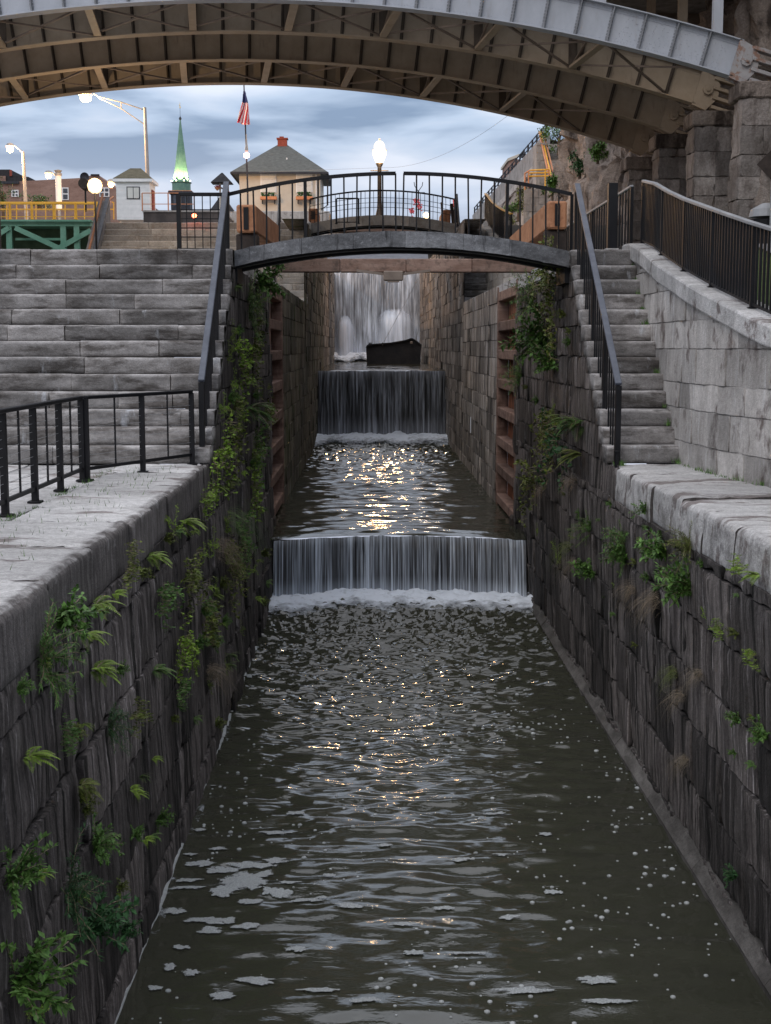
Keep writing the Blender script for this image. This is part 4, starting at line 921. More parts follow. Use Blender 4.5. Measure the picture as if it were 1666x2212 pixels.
# masonry piers under the ribs
for i, (D, cx, zt, lab) in enumerate(((38.3, 10.6, 6.78, 'rough grey masonry pier under the nearest rib end at the right edge'), (42, 10.2, 6.62, 'second rough masonry pier from the right under the arch bridge'), (46, 9.95, 6.55, 'third rough masonry pier from the right under the arch bridge'), (50, 9.72, 6.36, 'farthest and leftmost rough masonry pier under the arch bridge'))):
    mb = MB(); z = 1.4; xl = cx-.35
    while z < zt-.05:
        h = min(random.uniform(.55, .8), zt-z); dx = random.uniform(-.05, .05)
        z2 = z+h if zt-z-h > .2 else zt
        block_patch(mb, Vector((xl+dx, D-.5, 0)), Vector((1, 0, 0)), Vector((0, 0, 1)), Vector((0, -1, 0)), 0, random.uniform(.5, .8), z, z2, .02, .05, .10, .035, .05, random.random(), i)
        block_patch(mb, Vector((xl+.62+dx, D-.5, 0)), Vector((1, 0, 0)), Vector((0, 0, 1)), Vector((0, -1, 0)), 0, 1.2, z, z2, .02, .05, .10, .035, .05, random.random(), i)
        block_patch(mb, Vector((xl+dx, D-.5, 0)), Vector((0, 1, 0)), Vector((0, 0, 1)), Vector((-1, 0, 0)), 0, 1.0, z, z2, .02, .05, .10, .035, .05, random.random(), i)
        z = z2
    t = thing('bridge_pier', lab, 'pier', (cx, D, 1.4)); obj('shaft', mb, M['piermat'] if 'piermat' in M else M['rock'], t, True)
    mb = MB(); mb.box((xl+.05, D-.45, 1.4), (cx+1.6, D+.45, zt-.02)); obj('core', mb, M['rock'], t)
    mb = MB(); mb.box((xl-.10, D-.6, zt), (cx+1.6, D+.6, zt+.45), .5, .04); obj('cap', mb, M['rock'], t)
# ---------------------------------------------------------------- cliff
def cliff_x(y, z):
    base = 11.3 if y < 51 else 10.7
    base += -.9*max(0, (30-y))/10*0 + max(0, y-66)*.02
    lean = .10*max(0, z-8)
    d = 1.0*noise.fractal(Vector((y*.35, z*.13, 1)), 1, 2, 5) + .45*noise.ridged_multi_fractal(Vector((y*.8, z*.22, 4)), 1, 2, 4, 1, 2)-.5
    d += .22*noise.fractal(Vector((y*2.4, z*1.2, 8)), 1, 2, 4)
    q = noise.cell(Vector((y*.7, z*.35+.3*noise.noise(Vector((y, z, 0))), 2)))*.5
    return base+lean+d+q
mb = MB(); ys = [14+.28*i for i in range(215)]; zs = [.5+.28*i for i in range(78)]
mb.grid(lambda y, z: (cliff_x(y, z), y, z-.4+.3*noise.noise(Vector((y, z, 3)))), ys, zs)
mb.grid(lambda y, u: (cliff_x(y, zs[-1])+u*6, y, zs[-1]-.4+.3*noise.noise(Vector((y, zs[-1], 3)))+u*1.5+.6*noise.fractal(Vector((y*.4, u*3, 3)), 1, 2, 4)*(1 if u > 0 else 0)), ys, [0, .3, .6, 1, 2, 4])
mb.grid(lambda u, z: (cliff_x(ys[-1], z)+u*5, ys[-1]+.9*noise.fractal(Vector((u*3, z*.3, 7)), 1, 2, 4)*(1 if u > 0 else 0)+u*2, z-.4+.3*noise.noise(Vector((ys[-1], z, 3)))), [0, .1, .2, .35, .5, .75, 1, 1.5, 2.5, 5], zs)
kind(obj('cliff', mb, M['rock'], None, False))
# ---------------------------------------------------------------- hillside to the right in the distance
hx = [(P(1050, 432, 118)), (P(1160, 307, 96))]
a, b = hx
t = thing('hill_road_wall', 'pale concrete parapet wall of a road climbing the hill on the far right', 'wall', (a.x, a.y, 7))
ext = a+(a-b)*.35; e2 = b+(b-a)*.1
mb = MB(); n = 24; rings = []
for i in range(n+1):
    p = ext.lerp(e2, i/n); rings.append([p+Vector((0, 0, -1.5)), p, p+Vector((.5, .3, 0)), p+Vector((.5, .3, -1.5))])
mb.loft(rings); obj('parapet', mb, M['concrete'], t)
mb = MB(); rings = []
for i in range(n+1):
    p = ext.lerp(e2, i/n)+Vector((-.12, -.2, -1.45)); rings.append([p+Vector((0, 0, -.45)), p, p+Vector((.5, .3, 0)), p+Vector((.5, .3, -.45))])
mb.loft(rings); obj('ledge_band', mb, M['palewall'], t)
for i in range(0, 21):
    p = ext.lerp(e2, i/20)+Vector((.2, .1, 0)); mb = MB(); mb.beam(p, p+Vector((0, 0, .75)), .12, .12, up=(0, 1, 0)); obj('rail_post', mb, M['dark'], t)
for h_ in (.4, .72):
    mb = MB(); mb.beam(ext+Vector((.2, .1, h_)), e2+Vector((.2, .1, h_)), .06, .06); obj('rail', mb, M['dark'], t)
mb = MB()
def hillf(u, v):
    p = ext.lerp(e2, u)+Vector((-.1, -.1, -1.7)); q = Vector((p.x+1.0, 76+8*(1-u), 7.0)) ; r = p.lerp(q, v)
    k = (1 if 0 < v < 1 else .3); return r+Vector((.5, .6, .9))*k*noise.fractal(Vector((u*14, v*9, 3)), 1, 2, 5)
mb.grid(hillf, [i/60 for i in range(61)], [i/36 for i in range(37)])
def hillb(u, v):
    p = ext.lerp(e2, u)+Vector((.5, .3, -.2)); return p+Vector((v*40, v*30, -v*(p.z-6)*1.0))
mb.grid(hillb, [i/20 for i in range(21)], [i/6 for i in range(7)])
kind(obj('hillside', mb, M['rock'], None, False))
# stone stair tower and lit orange stair
t = thing('stair_tower', 'grey stone stair pillar with a flight of steps beside the cliff', 'tower', P(1170, 480, 84))
def pbox(mb, x0, y0, x1, y1, D, dep, tn=.5, c=0):
    a, b = P(x0, y1, D), P(x1, y0, D); mb.box((a.x, D, a.z), (b.x, D+dep, b.z), tn, c); return a, b
mb = MB(); z = P(0, 500, 82).z; zt_ = P(0, 306, 82).z; xa, xb = P(1158, 400, 82).x, P(1183, 400, 82).x
courses(mb, Vector((0, 82, 0)), Vector((1, 0, 0)), Vector((0, 0, 1)), Vector((0, -1, 0)), xa, xb, rows(z, zt_, .45), (.3, .5), .03, .03, step=.3)
mb.box((xa+.03, 82.05, z), (xb-.03, 84, zt_)); obj('pillar', mb, M['concrete'], t)
mb = MB()
for i in range(20):
    xs_, ye = 1184, 367-i*2.8; pbox(mb, xs_, ye-2.8, 1206, ye+1, 80+i*.3, .8, random.random())
obj('steps', mb, M['concrete'], t)
mb = MB(); courses(mb, Vector((0, 79, 0)), Vector((1, 0, 0)), Vector((0, 0, 1)), Vector((0, -1, 0)), P(1137, 0, 79).x, P(1183, 0, 79).x, rows(P(0, 500, 79).z, P(0, 408, 79).z, .4), (.3, .6), .02, .02, step=.3)
a, b = P(1137, 500, 79), P(1183, 408, 79); mb.box((a.x, 79.05, a.z), (b.x, 83, b.z)); obj('lower_wall', mb, M['concrete'], t)
t = thing('lit_stair_rail', 'glowing orange lit railing climbing steeply beside the cliff stairs', 'railing', P(1190, 380, 78))
for k, (p0, p1) in enumerate((((1168, 285), (1191, 380)), ((1174, 285), (1197, 378)), ((1165, 285), (1184, 372)))):
    mb = MB(); mb.tube([P(*p1, 78), P(*p0, 84)], .05, 6); obj('rail', mb, M['yellow'] if k == 0 else M['orange'], t)
for i in range(7):
    x = 1168+23*i/6; y = 285+95*i/6; mb = MB(); mb.tube([P(x, y, 84-i), P(x, y+20, 84-i)], .04, 5); obj('post', mb, M['orange'], t)
t = thing('landing_frame', 'orange square tube landing frame left of the lit stair rail', 'railing', P(1140, 405, 78))
for (p0, p1) in (((1134, 375), (1134, 410)), ((1142, 370), (1142, 405)), ((1178, 368), (1178, 405)), ((1186, 366), (1186, 404)), ((1134, 375), (1145, 368)), ((1145, 368), (1186, 366)), ((1142, 374), (1186, 373)), ((1142, 381), (1186, 380))):
    mb = MB(); mb.tube([P(*p0, 77.8), P(*p1, 77.8)], .045, 5); obj('rail', mb, M['yellow' if p0[1] in (368, 374, 381) and p0[0] > 141 and p1[0] > 180 else 'orange'], t)
# far building, dish and street lamps on the hill
t = thing('hill_building', 'small dark brick building behind the climbing road wall', 'building', P(1110, 380, 125)); mb = MB()
a, b = P(1099, 400, 125), P(1122, 344, 125); mb.loft([[Vector((a.x, 125, z)), Vector((b.x, 125, z)), Vector((b.x, 131, z)), Vector((a.x, 131, z))] for z in (a.z, b.z)]); obj('wall', mb, M['brick'], t)
mb = MB(); rr = [P(1097, 348, 124.8), P(1122, 338, 124.8)]; mb.loft([[rr[0]+Vector((0, 0, dz)) for dz in (0, .25)]+[rr[0]+Vector((0, 6.5, dz)) for dz in (.25, 0)], [rr[1]+Vector((0, 0, dz)) for dz in (0, .25)]+[rr[1]+Vector((0, 6.5, dz)) for dz in (.25, 0)]]); obj('cornice', mb, M['cream'], t)
for x in (1104, 1110, 1116): mb = MB(); pbox(mb, x, 358+ (1110-x)*.3, x+3, 368+(1110-x)*.3, 124.9, .08); obj('window', mb, M['dark'], t)
def dish(px, py, D, r, label):
    t = thing('satellite_dish', label, 'dish', P(px, py+12, D)); c = P(px, py, D); mb = MB(); rings = []
    for q in range(5): rr_ = r*q/4+.01; rings.append([c+Vector((rr_*math.cos(a*math.pi/8), -.12*r+.5*r*(q/4)**2*-1, rr_*math.sin(a*math.pi/8))) for a in range(16)])
    mb.loft(rings, cap=False); obj('bowl', mb, M['dark'], t); mb = MB(); mb.tube([c, c+Vector((0, .1, -1.4*r-.3))], .04, 6); obj('mast', mb, M['dark'], t)
dish(1130, 336, 112, .24, 'small dark satellite dish on the climbing road wall')
# ---------------------------------------------------------------- town on the left
def hip(mb, x0, x1, y0, y1, z0, zr, over, rx):
    xm = (x0+x1)/2; ym = (y0+y1)/2; A = [Vector((x0-over, y0-over, z0)), Vector((x1+over, y0-over, z0)), Vector((x1+over, y1+over, z0)), Vector((x0-over, y1+over, z0))]
    r0, r1 = Vector((xm-rx, ym, zr)), Vector((xm+rx, ym, zr))
    mb.poly([A[0], A[1], r1, r0]); mb.poly([A[2], A[3], r0, r1]); mb.poly([A[1], A[2], r1]); mb.poly([A[3], A[0], r0]); mb.poly([p-Vector((0, 0, .02)) for p in (A[3], A[2], A[1], A[0])])
# cream lock house
D = 95.0; a, b = P(519, 520, D), P(692, 372, D); zt_ = P(0, 371, D).z
t = thing('lock_house', 'cream stucco lock house with a grey hipped roof and a red brick chimney', 'house', ((a.x+b.x)/2, D, a.z))
mb = MB(); mb.box((a.x, D, 7.8), (b.x, D+7, zt_)); obj('wall', mb, M['cream'], t)
mb = MB(); zr = P(0, 307, D+3.4).z; hip(mb, a.x, b.x, D, D+7, zt_-.05, zr, .55, .12); roof = obj('roof', mb, M['shingle'], t)
mb = MB(); mb.box((a.x-.56, D-.58, zt_-.17), (b.x+.56, D-.50, zt_-.04)); mb.box((a.x-.58, D-.5, zt_-.17), (a.x-.52, D+7.5, zt_-.04)); mb.box((b.x+.52, D-.5, zt_-.17), (b.x+.58, D+7.5, zt_-.04)); obj('gutter', mb, M['dark'], t)
cxm = (a.x+b.x)/2; mb = MB(); mb.box((cxm-.33, D+3.0, zr-.6), (cxm+.33, D+3.6, P(0, 299, D+3).z)); mb.box((cxm-.4, D+2.93, P(0, 299, D+3).z), (cxm+.4, D+3.67, P(0, 296.5, D+3).z)); mb.box((cxm-.2, D+3.1, P(0, 296.5, D+3).z), (cxm+.1, D+3.4, P(0, 293, D+3).z)); obj('chimney', mb, M['redbrick'], roof)
mb = MB(); q = P(620, 349, D+1.2); mb.lathe(q, [(.16, -.2), (.12, 0), (.05, .1), (.05, .25)], 8); obj('roof_vent', mb, M['white'], roof)
for (x0, x1) in ((563, 597), (640, 675)):
    mb = MB(); p0, p1 = pbox(mb, x0, 374, x1, 416, D-.06, .05); w_ = obj('window', mb, M['white'], t)
    mb = MB(); pbox(mb, x0+2, 376, x1-2, 388, D-.10, .03, .5); pbox(mb, x0+2, 389.5, x1-2, 401, D-.10, .03); pbox(mb, x0+2, 402.5, x1-2, 415, D-.10, .03); obj('shutter_panels', mb, M['blind'], w_)
    bx = thing('window_box', 'white flower box of red blooms under the %s window of the cream house' % ('left' if x0 < 600 else 'right'), 'flower box', P((x0+x1)/2, 432, D-.5))
    mb = MB(); pbox(mb, x0-1, 424, x1+1, 431, D-.55, .4, .5, .02); obj('trough', mb, M['orange'], bx)
    mb = MB()
    for _ in range(50): q = P(random.uniform(x0+2, x1-2), random.uniform(415, 424), D-.35+random.uniform(-.15, .1)); mb.lathe(q, [(.02, -.05), (.07, 0), (.01, .05)], 5, random.random())
    obj('blooms', mb, M['leaf_dark'], bx)
    for x in (x0+4, x1-4): mb = MB(); pbox(mb, x-1, 431.5, x+1, 440, D-.3, .25); obj('bracket', mb, M['dark'], bx)
mb = MB(); q = P(683, 372, D-.1); mb.tube([q, Vector((q.x, q.y, 8))], .04, 6); obj('downpipe', mb, M['white'], t)
q1 = P(700, 372, D+.5); mb = MB(); mb.tube([Vector((b.x+.5, D+.2, zt_-.1)), Vector((b.x+.5, D+.2, zt_-2.2)), Vector((b.x+.05, D+.2, zt_-2.5))], .05, 6); obj('drain_pipe', mb, M['darkroof'], t)
# white hut
D = 72.0; a, b = P(253, 462, D), P(323, 393, D); zt_ = P(0, 390, D).z
t = thing('control_hut', 'small white boarded hut with a brown pyramid roof above the dark concrete wall', 'hut', ((a.x+b.x)/2, D, a.z))
mb = MB(); z = a.z-.3; 
while z < zt_-.02:
    mb.box((a.x-.012, D-.012, z), (b.x+.012, D+1.8, min(z+.135, zt_)), random.random()); mb.box((a.x, D, z+.135), (b.x, D+1.8, min(z+.15, zt_))); z += .15
obj('siding', mb, M['white'], t)
mb = MB(); hip(mb, a.x, b.x, D, D+1.8, zt_+.10, P(0, 363, D+.9).z, .16, .28); obj('roof', mb, M['shinglebrown'], t)
mb = MB(); mb.box((a.x-.17, D-.17, zt_-.06), (b.x+.17, D+1.97, zt_+.09)); obj('eaves', mb, M['white'], t)
mb = MB(); pbox(mb, 274, 403, 302, 430, D-.04, .03); w_ = obj('window', mb, M['dark'], t); mb = MB()
for x0, x1 in ((276, 287), (289, 300)): pbox(mb, x0, 405, x1, 428, D-.055, .012)
obj('pane', mb, M['blind'], w_)
mb = MB(); mb.box((b.x+.013, D+.5, a.z), (b.x+.06, D+1.3, zt_-.4)); obj('door', mb, M['redbrick'], t)
# dark concrete wall and lock wall below the hut
t = thing('lock_wall', 'dark stained concrete wall under the white hut', 'wall', P(390, 490, 63)); mb = MB(); a, b = P(311, 520, 63), P(482, 456, 63); mb.box((a.x, 63, a.z), (b.x, 68, b.z-.05), c=.03); obj('face', mb, M['darkconc'], t)
mb = MB(); mb.box((a.x-.03, 62.95, b.z-.05), (b.x+.03, 68, b.z+.03)); obj('coping', mb, M['concrete'], t)
t = thing('lock_wall', 'pinkish grey concrete wall between the shelter and the cream house', 'wall', P(560, 490, 70)); mb = MB(); a, b = P(482, 520, 70), P(712, 456, 70); mb.box((a.x, 70, a.z), (b.x, 74, b.z), c=.03); obj('face', mb, M['palewall'], t)
railing('hut_railing', 'thin rusty orange pipe railing in front of the white hut', [P(308, 455, 64), P(420, 455, 64)], P(0, 417, 64).z-P(0, 455, 64).z, .9, .03, 1.0, .05, (.04, .04), 'orange', 'orange', bottom=.3)
# stair side walls of the lit upper flight
t = thing('stair_pier', 'sloping dark stone stair wall with a rail left of the lit tan stairs', 'wall', (-10.4, Y1+FLY, PZ))
mb = MB(); x = -10.45; y0, y1 = Y1+FLY-.3, Y1+FLY+NS*T+.6
mb.loft([[Vector((x+o, y, PZ-.1)) for o, y in ((0, y0), (0, y1), (.45, y1), (.45, y0))], [Vector((x, y0, PZ+.25)), Vector((x, y1, PZ+FLZ+.9)), Vector((x+.45, y1, PZ+FLZ+.9)), Vector((x+.45, y0, PZ+.25))]]); obj('core', mb, M['concrete'], t)
mb = MB(); mb.beam((x+.18, y0, PZ+.45), (x+.18, y1, PZ+FLZ+1.15), .07, .06); obj('handrail', mb, M['orange'], t)
mb = MB(); mb.beam((x+.36, y0, PZ+.33), (x+.36, y1, PZ+FLZ+1.0), .16, .05); obj('slide_plate', mb, M['bluegrey'], t)
for i in range(4): yy = y0+(y1-y0)*(i+.2)/4; zz = PZ+.3+(FLZ+.65)*(i+.2)/4; mb = MB(); mb.beam((x+.18, yy, zz), (x+.18, yy, zz+.18), .04, .04, up=(0, 1, 0)); obj('bracket', mb, M['orange'], t)
slope_rail('stair_railing', 'sloping black railing with crossed wires beside the red signal lamp on the lit stairs', Vector((-3.4, Y1+FLY, LZ+FLZ)), Vector((-3.4, Y1+FLY+NS*T, PZ+FLZ)), 1.1, 'galv', 18, .06)
slope_rail('stair_railing', 'distant black stair railing rising behind the right half of the footbridge', Vector((XR+.09, Y1+FLY, LZ+FLZ)), Vector((XR+.09, Y1+FLY+NS*T, PZ+FLZ)), 1.1, 'black', 18, .06)
t = thing('iron_stair', 'small steep iron stair between the lit stairs and the brick building', 'stairs', P(225, 485, 58)); mb = MB()
for i in range(9): a = P(212, 484-i*4, 58+i*.25); b = P(234, 484-i*4, 58+i*.25); mb.beam(a, b, .28, .05)
obj('treads', mb, M['galv'], t); mb = MB(); mb.beam(P(211, 487, 58), P(211, 450, 60.3), .06, .18); mb.beam(P(235, 487, 58), P(235, 450, 60.3), .06, .18); obj('stringer', mb, M['orange'], t)
mb = MB(); mb.tube([P(222, 486, 57.9), P(240, 435, 60)], .05, 6); mb.tube([P(205, 455, 58), P(245, 425, 60)], .04, 6); obj('handrail', mb, M['orange'], t)
# green steel bridge with the yellow railing
t = thing('lift_bridge', 'sea-green steel bridge with crossed girders and a yellow railing on the far left', 'bridge', P(60, 545, 62)); D = 62.0
mb = MB(); pbox(mb, -260, 478, 196, 488, D, 6, .5); pbox(mb, -260, 474.5, 196, 478, D-.15, 6.3); obj('deck_girder', mb, M['green'], t)
mb = MB(); pbox(mb, -260, 488, 190, 560, D+1.5, .1); obj('plate', mb, M['greendk'], t)
for x in (-150, -90, 20, 137, 166): mb = MB(); pbox(mb, x-5, 488, x+5, 560, D+.02, .2); obj('vertical_member', mb, M['green'], t)
for (p0, p1) in (((33, 492), (180, 560)), ((196, 498), (70, 568)), ((20, 492), (-90, 560)), ((-80, 492), (20, 560))): mb = MB(); mb.beam(P(*p0, D-.02+random.uniform(0, .02)), P(*p1, D-.02), .12, .22); obj('diagonal_member', mb, M['green'], t)
mb = MB(); pbox(mb, 33, 514, 137, 519, D+.25, .1); pbox(mb, 166, 497, 190, 501, D+.25, .1); obj('horizontal_member', mb, M['green'], t)
railing('bridge_railing', 'yellow metal railing lit by street lamps along the green bridge deck', [P(-120, 474, D+.1), P(212, 474, D+.1)], P(0, 440, D).z-P(0, 474, D).z, 3, .03, .98, .10, (.09, .07), 'yellow', 'yellow', bottom=.12, mids=(.38,))
t = thing('lock_rail', 'second faded yellow railing beyond the green bridge', 'railing', P(0, 470, 74))
for z_ in (437, 452): mb = MB(); mb.beam(P(-100, z_, 74), P(245, z_, 74), .06, .06); obj('rail', mb, M['yellow'], t)
for i in range(17): mb = MB(); x = -90+21*i; mb.beam(P(x, 437, 74), P(x, 474, 74), .05, .05, up=(0, 1, 0)); obj('post', mb, M['yellow'], t)
# brick building and roofs at the far left
D = 140.0; t = thing('brick_building', 'long weathered brick building behind the yellow railing', 'building', P(110, 440, D))
mb = MB(); a = P(-400, 480, D); pts = [P(-400, 397, D), P(0, 394, D), P(180, 384, D), P(196, 379, D), P(213, 378, D), P(222, 386, D), P(262, 414, D), P(300, 426, D), P(300, 500, D), P(-400, 500, D)]
mb.loft([[p+Vector((0, o, 0)) for p in pts] for o in (0, 16)]); obj('wall', mb, M['brick'], t)
for (x0, y0, x1, y1) in ((122, 405, 148, 432), (215, 405, 236, 425), (25, 410, 40, 425)):
    mb = MB(); pbox(mb, x0, y0, x1, y1, D-.1, .08); w_ = obj('window', mb, M['white'], t); mb = MB(); xm = (x0+x1)/2; ym = (y0+y1)/2
    for u0, u1 in ((x0+2, xm-1.5), (xm+1.5, x1-2)):
        for v0, v1 in ((y0+2, ym-1.5), (ym+1.5, y1-2)): pbox(mb, u0, v0, u1, v1, D-.14, .03)
    obj('pane', mb, M['darkglass'], w_)
mb = MB(); pbox(mb, -400, 391, 40, 396, D-.3, .3); pbox(mb, 196, 376, 214, 379, D-.3, .3); obj('parapet_coping', mb, M['dark'], t)
t = thing('dark_roof_building', 'black roofed building at the far left edge behind the brick building', 'building', P(0, 390, 165)); mb = MB()
pts = [P(-300, 366, 165), P(22, 366, 165), P(22, 378, 165), P(62, 382, 165), P(62, 400, 165), P(-300, 400, 165)]; mb.loft([[p+Vector((0, o, 0)) for p in pts] for o in (0, 12)]); obj('roof', mb, M['darkroof'], t)
mb = MB(); pbox(mb, 21, 367, 25, 380, 164.8, .3); obj('red_trim', mb, M['redbrick'], t); mb = MB(); pbox(mb, -300, 380, 12, 400, 164.7, .25); obj('wall', mb, M['brick'], t)
dish(184, 383, 138, .45, 'dark satellite dish on the roof of the brick building')
t = thing('vent_stack', 'slim white vent stack rising in front of the brick building', 'stack', P(128, 440, 100)); mb = MB(); q = P(128, 452, 100); mb.lathe(q, [(.22, 0), (.22, 2.4)], 12); obj('pipe', mb, M['white'], t); mb = MB(); mb.lathe(q, [(.28, 2.4), (.28, 2.55), (.18, 2.6), (.3, 2.75), (.02, 2.85)], 12); obj('cowl', mb, M['galv'], t)
t = thing('gas_tank', 'dark round horizontal tank end beside the bright lamp', 'tank', P(177, 400, 70)); c = P(180, 396, 70); mb = MB(); mb.tube([c, c+Vector((-.1, 1.2, 0))], .26, 14); obj('drum', mb, M['timberdark'], t); mb = MB(); mb.beam(c+Vector((0, .5, -.25)), Vector((c.x, c.y+.5, 6.9)), .08, .08, up=(0, 1, 0)); obj('stand', mb, M['black'], t)
# church spire
D = 190.0
def S_(px, py): return P(px, py, D)
c = S_(392.5, 420); t = thing('church', 'church with a tall green copper spire lit from its base', 'church', (c.x, D, 8))
k = D/F; mb = MB(); zt_ = S_(0, 258).z; zb_ = S_(0, 394).z
mb.lathe((c.x, D, 0), [(17.5*k, zb_), (12*k, zb_+(zt_-zb_)*.30), (8*k, zb_+(zt_-zb_)*.55), (1.2*k, zt_)], 8, sq=.5); obj('spire', mb, M['copper'], t)
mb = MB(); mb.lathe((c.x, D, 0), [(20*k, zb_-19*k), (20*k, zb_-2*k), (23*k, zb_), (16*k, zb_+1*k)], 8, sq=.5); obj('belfry', mb, M['copper'], t)
mb = MB(); mb.box((c.x-20*k, D-20*k, S_(0, 455).z), (c.x+20*k, D+20*k, zb_-21*k)); mb.box((c.x-25*k, D-25*k, zb_-24*k), (c.x+25*k, D+25*k, zb_-20*k)); tw = obj('tower', mb, M['dark'], t)
mb = MB(); mb.box((c.x-24*k, D-24*k, zb_-20*k), (c.x+24*k, D+24*k, zb_-18.5*k)); obj('cornice', mb, M['orange'], t)
for sx in (-12, 0, 12): mb = MB(); mb.box((c.x+(sx-2.5)*k, D-20.6*k, zb_-50*k), (c.x+(sx+2.5)*k, D-20.05*k, zb_-28*k)); obj('louvre', mb, M['darkglass'], tw)
mb = MB(); mb.lathe((c.x, D, zt_), [(1.2*k, -1*k), (2.6*k, 1*k), (2.8*k, 3.5*k), (1*k, 6*k), (.35*k, 8*k), (.3*k, 30*k)], 8); obj('finial', mb, M['dark'], t)
mb = MB(); mb.box((c.x-1.2*k, D-.1, zt_+24*k), (c.x+1.6*k, D+.1, zt_+27*k)); mb.box((c.x-2*k, D-.08, zt_+29*k), (c.x+.6*k, D+.08, zt_+31*k)); mb.box((c.x-.3*k, D-.1, zt_+31*k), (c.x+.3*k, D+.1, zt_+36*k)); obj('weathervane', mb, M['brass'], t)
for an in (-67, -113, -22, -158):
    a_ = math.radians(an); p = Vector((c.x+21*k*math.cos(a_), D+21*k*math.sin(a_), zb_+1.5*k)); mb = MB(); mb.lathe(p, [(1.2*k, 0), (1.4*k, 1.6*k), (.2*k, 2*k)], 8); obj('floodlight', mb, M['spirelamp'], t)
def spot(loc, aim, col, en, ang=60, size=.2):
    l = bpy.data.lights.new('lamp_light', 'SPOT'); l.energy = en; l.color = col; l.spot_size = math.radians(ang); l.spot_blend = .6; l.shadow_soft_size = size
    o = bpy.data.objects.new('lamp_light', l); C.objects.link(o); o.location = loc; o.rotation_euler = (Vector(aim)-Vector(loc)).to_track_quat('-Z', 'Y').to_euler(); return o
def point(loc, col, en, size=.15):
    l = bpy.data.lights.new('lamp_light', 'POINT'); l.energy = en; l.color = col; l.shadow_soft_size = size
    o = bpy.data.objects.new('lamp_light', l); C.objects.link(o); o.location = loc; return o
for an in (-90, -30, -150):
    a_ = math.radians(an); p = Vector((c.x+25*k*math.cos(a_), D+25*k*math.sin(a_), zb_+1*k)); spot(p, (c.x+5*k*math.cos(a_), D+5*k*math.sin(a_), zb_+40*k), (1, .88, .42), 1500, 70)
WARM = (1, .55, .22)
# cobra street lamps
def cobra(pole_base, pole_top, head, D, label, truss, en, r=.16, hr=.20):
    b, tp, hd = P(*pole_base, D), P(*pole_top, D), P(*head, D); gz = min(b.z, 7.9) if b.z < 7.95 else 7.9; b.z = gz; b.x = b.x
    t = thing('street_lamp', label, 'street lamp', b, None)
    mb = MB(); mb.tube([b, tp], [.14, .09], 10); obj('pole', mb, M['galv'], t)
    mb = MB()
    if truss:
        mid = tp+(hd-tp)*.78+Vector((0, 0, .12)); mb.tube([tp-Vector((0, 0, .15)), tp+(hd-tp)*.4+Vector((0, 0, .05)), mid, hd+Vector((.5, 0, .15))], .04, 6); mb.tube([tp-Vector((0, 0, 1.0)), tp+(hd-tp)*.4+Vector((0, 0, -.32)), mid-Vector((0, 0, .05))], .035, 6); q = tp+(hd-tp)*.4; mb.tube([q+Vector((0, 0, .05)), q-Vector((0, 0, .32))], .03, 5)
    else: mb.tube([tp-Vector((0, 0, .05)), tp.lerp(hd, .5)+Vector((0, 0, .15)), hd+Vector((.25, 0, .12))], .045, 6)
    obj('arm', mb, M['galv'], t)
    mb = MB(); mb.lathe(hd+Vector((0, 0, .02)), [(hr*.9, 0), (hr*1.25, .05), (hr*.9, .2), (.05, .26)], 10); h_ = obj('head', mb, M['galv'], t)
    mb = MB(); mb.lathe(hd+Vector((0, 0, -.2)), [(hr*.3, -.12), (hr*.85, -.04), (hr*1.05, .08), (hr*1.0, .22)], 12); obj('lens', mb, M['lampwarm'], h_, True)
    point(hd-Vector((0, .1, .55)), WARM, en*1.7, .6); return t
cobra((322, 440), (313, 232), (185, 208), 82.0, 'tall street lamp with a long truss arm glowing under the arch bridge', True, 2600, hr=.34)
cobra((57, 440), (50, 328), (22, 318), 88.0, 'shorter lit street lamp at the far left above the brick building', False, 1100, hr=.22)
cobra((128, 440), (127, 384), (105, 376), 104.0, 'small lit lamp beside the white vent stack', False, 500, hr=.24)
cobra((262, 440), (262, 385), (240, 395), 98.0, 'tiny lit lamp peeking out beside the white hut', False, 300, hr=.22)
q = P(205, 398, 47); t = thing('floodlight', 'very bright warm floodlight on a thin post above the lit tan stairs', 'floodlight', (q.x, q.y, PZ)); mb = MB(); mb.tube([(q.x, q.y, PZ), q-Vector((0, 0, .25))], .035, 8); obj('post', mb, M['black'], t)
mb = MB(); mb.lathe(q-Vector((0, 0, .3)), [(.10, 0), (.22, .10), (.26, .27), (.20, .42), (.06, .5)], 14); obj('lamp', mb, M['lampwarm'], t, True)
point(q+Vector((.15, -.5, .0)), (1, .72, .45), 230, .25)
# acorn lamp post
q = P(820, 352, 76); k = 76/F; t = thing('acorn_lamp_post', 'black post topped by a glowing acorn globe behind the footbridge railing', 'street lamp', (q.x, q.y, PZ+FLZ))
mb = MB(); mb.lathe((q.x, q.y, 0), [(.34, P(0, 500, 76).z), (.34, P(0, 478, 76).z), (.26, P(0, 470, 76).z), (.14, P(0, 450, 76).z), (.12, P(0, 430, 76).z), (.11, P(0, 360, 76).z), (.20, P(0, 353, 76).z), (.20, P(0, 351, 76).z)], 14); obj('post', mb, M['black'], t, True)
mb = MB(); mb.tube([q+Vector((-.5, 0, -.42)), q+Vector((.5, 0, -.42))], .03, 6); obj('cross_arm', mb, M['black'], t)
mb = MB(); mb.lathe(q, [(.18, .0), (.26, .15), (.37, .45), (.40, .66), (.34, .74), (.30, .76), (.29, .95), (.20, 1.12), (.05, 1.2)], 16); obj('globe', mb, M['globe'], t, True)
mb = MB(); mb.lathe(q, [(.405, .64), (.40, .70), (.34, .75), (.33, .72)], 16); obj('globe_band', mb, M['steelrust'], t); mb = MB(); mb.lathe(q, [(.10, 1.16), (.05, 1.22), (.01, 1.33)], 8); obj('finial', mb, M['steelrust'], t)
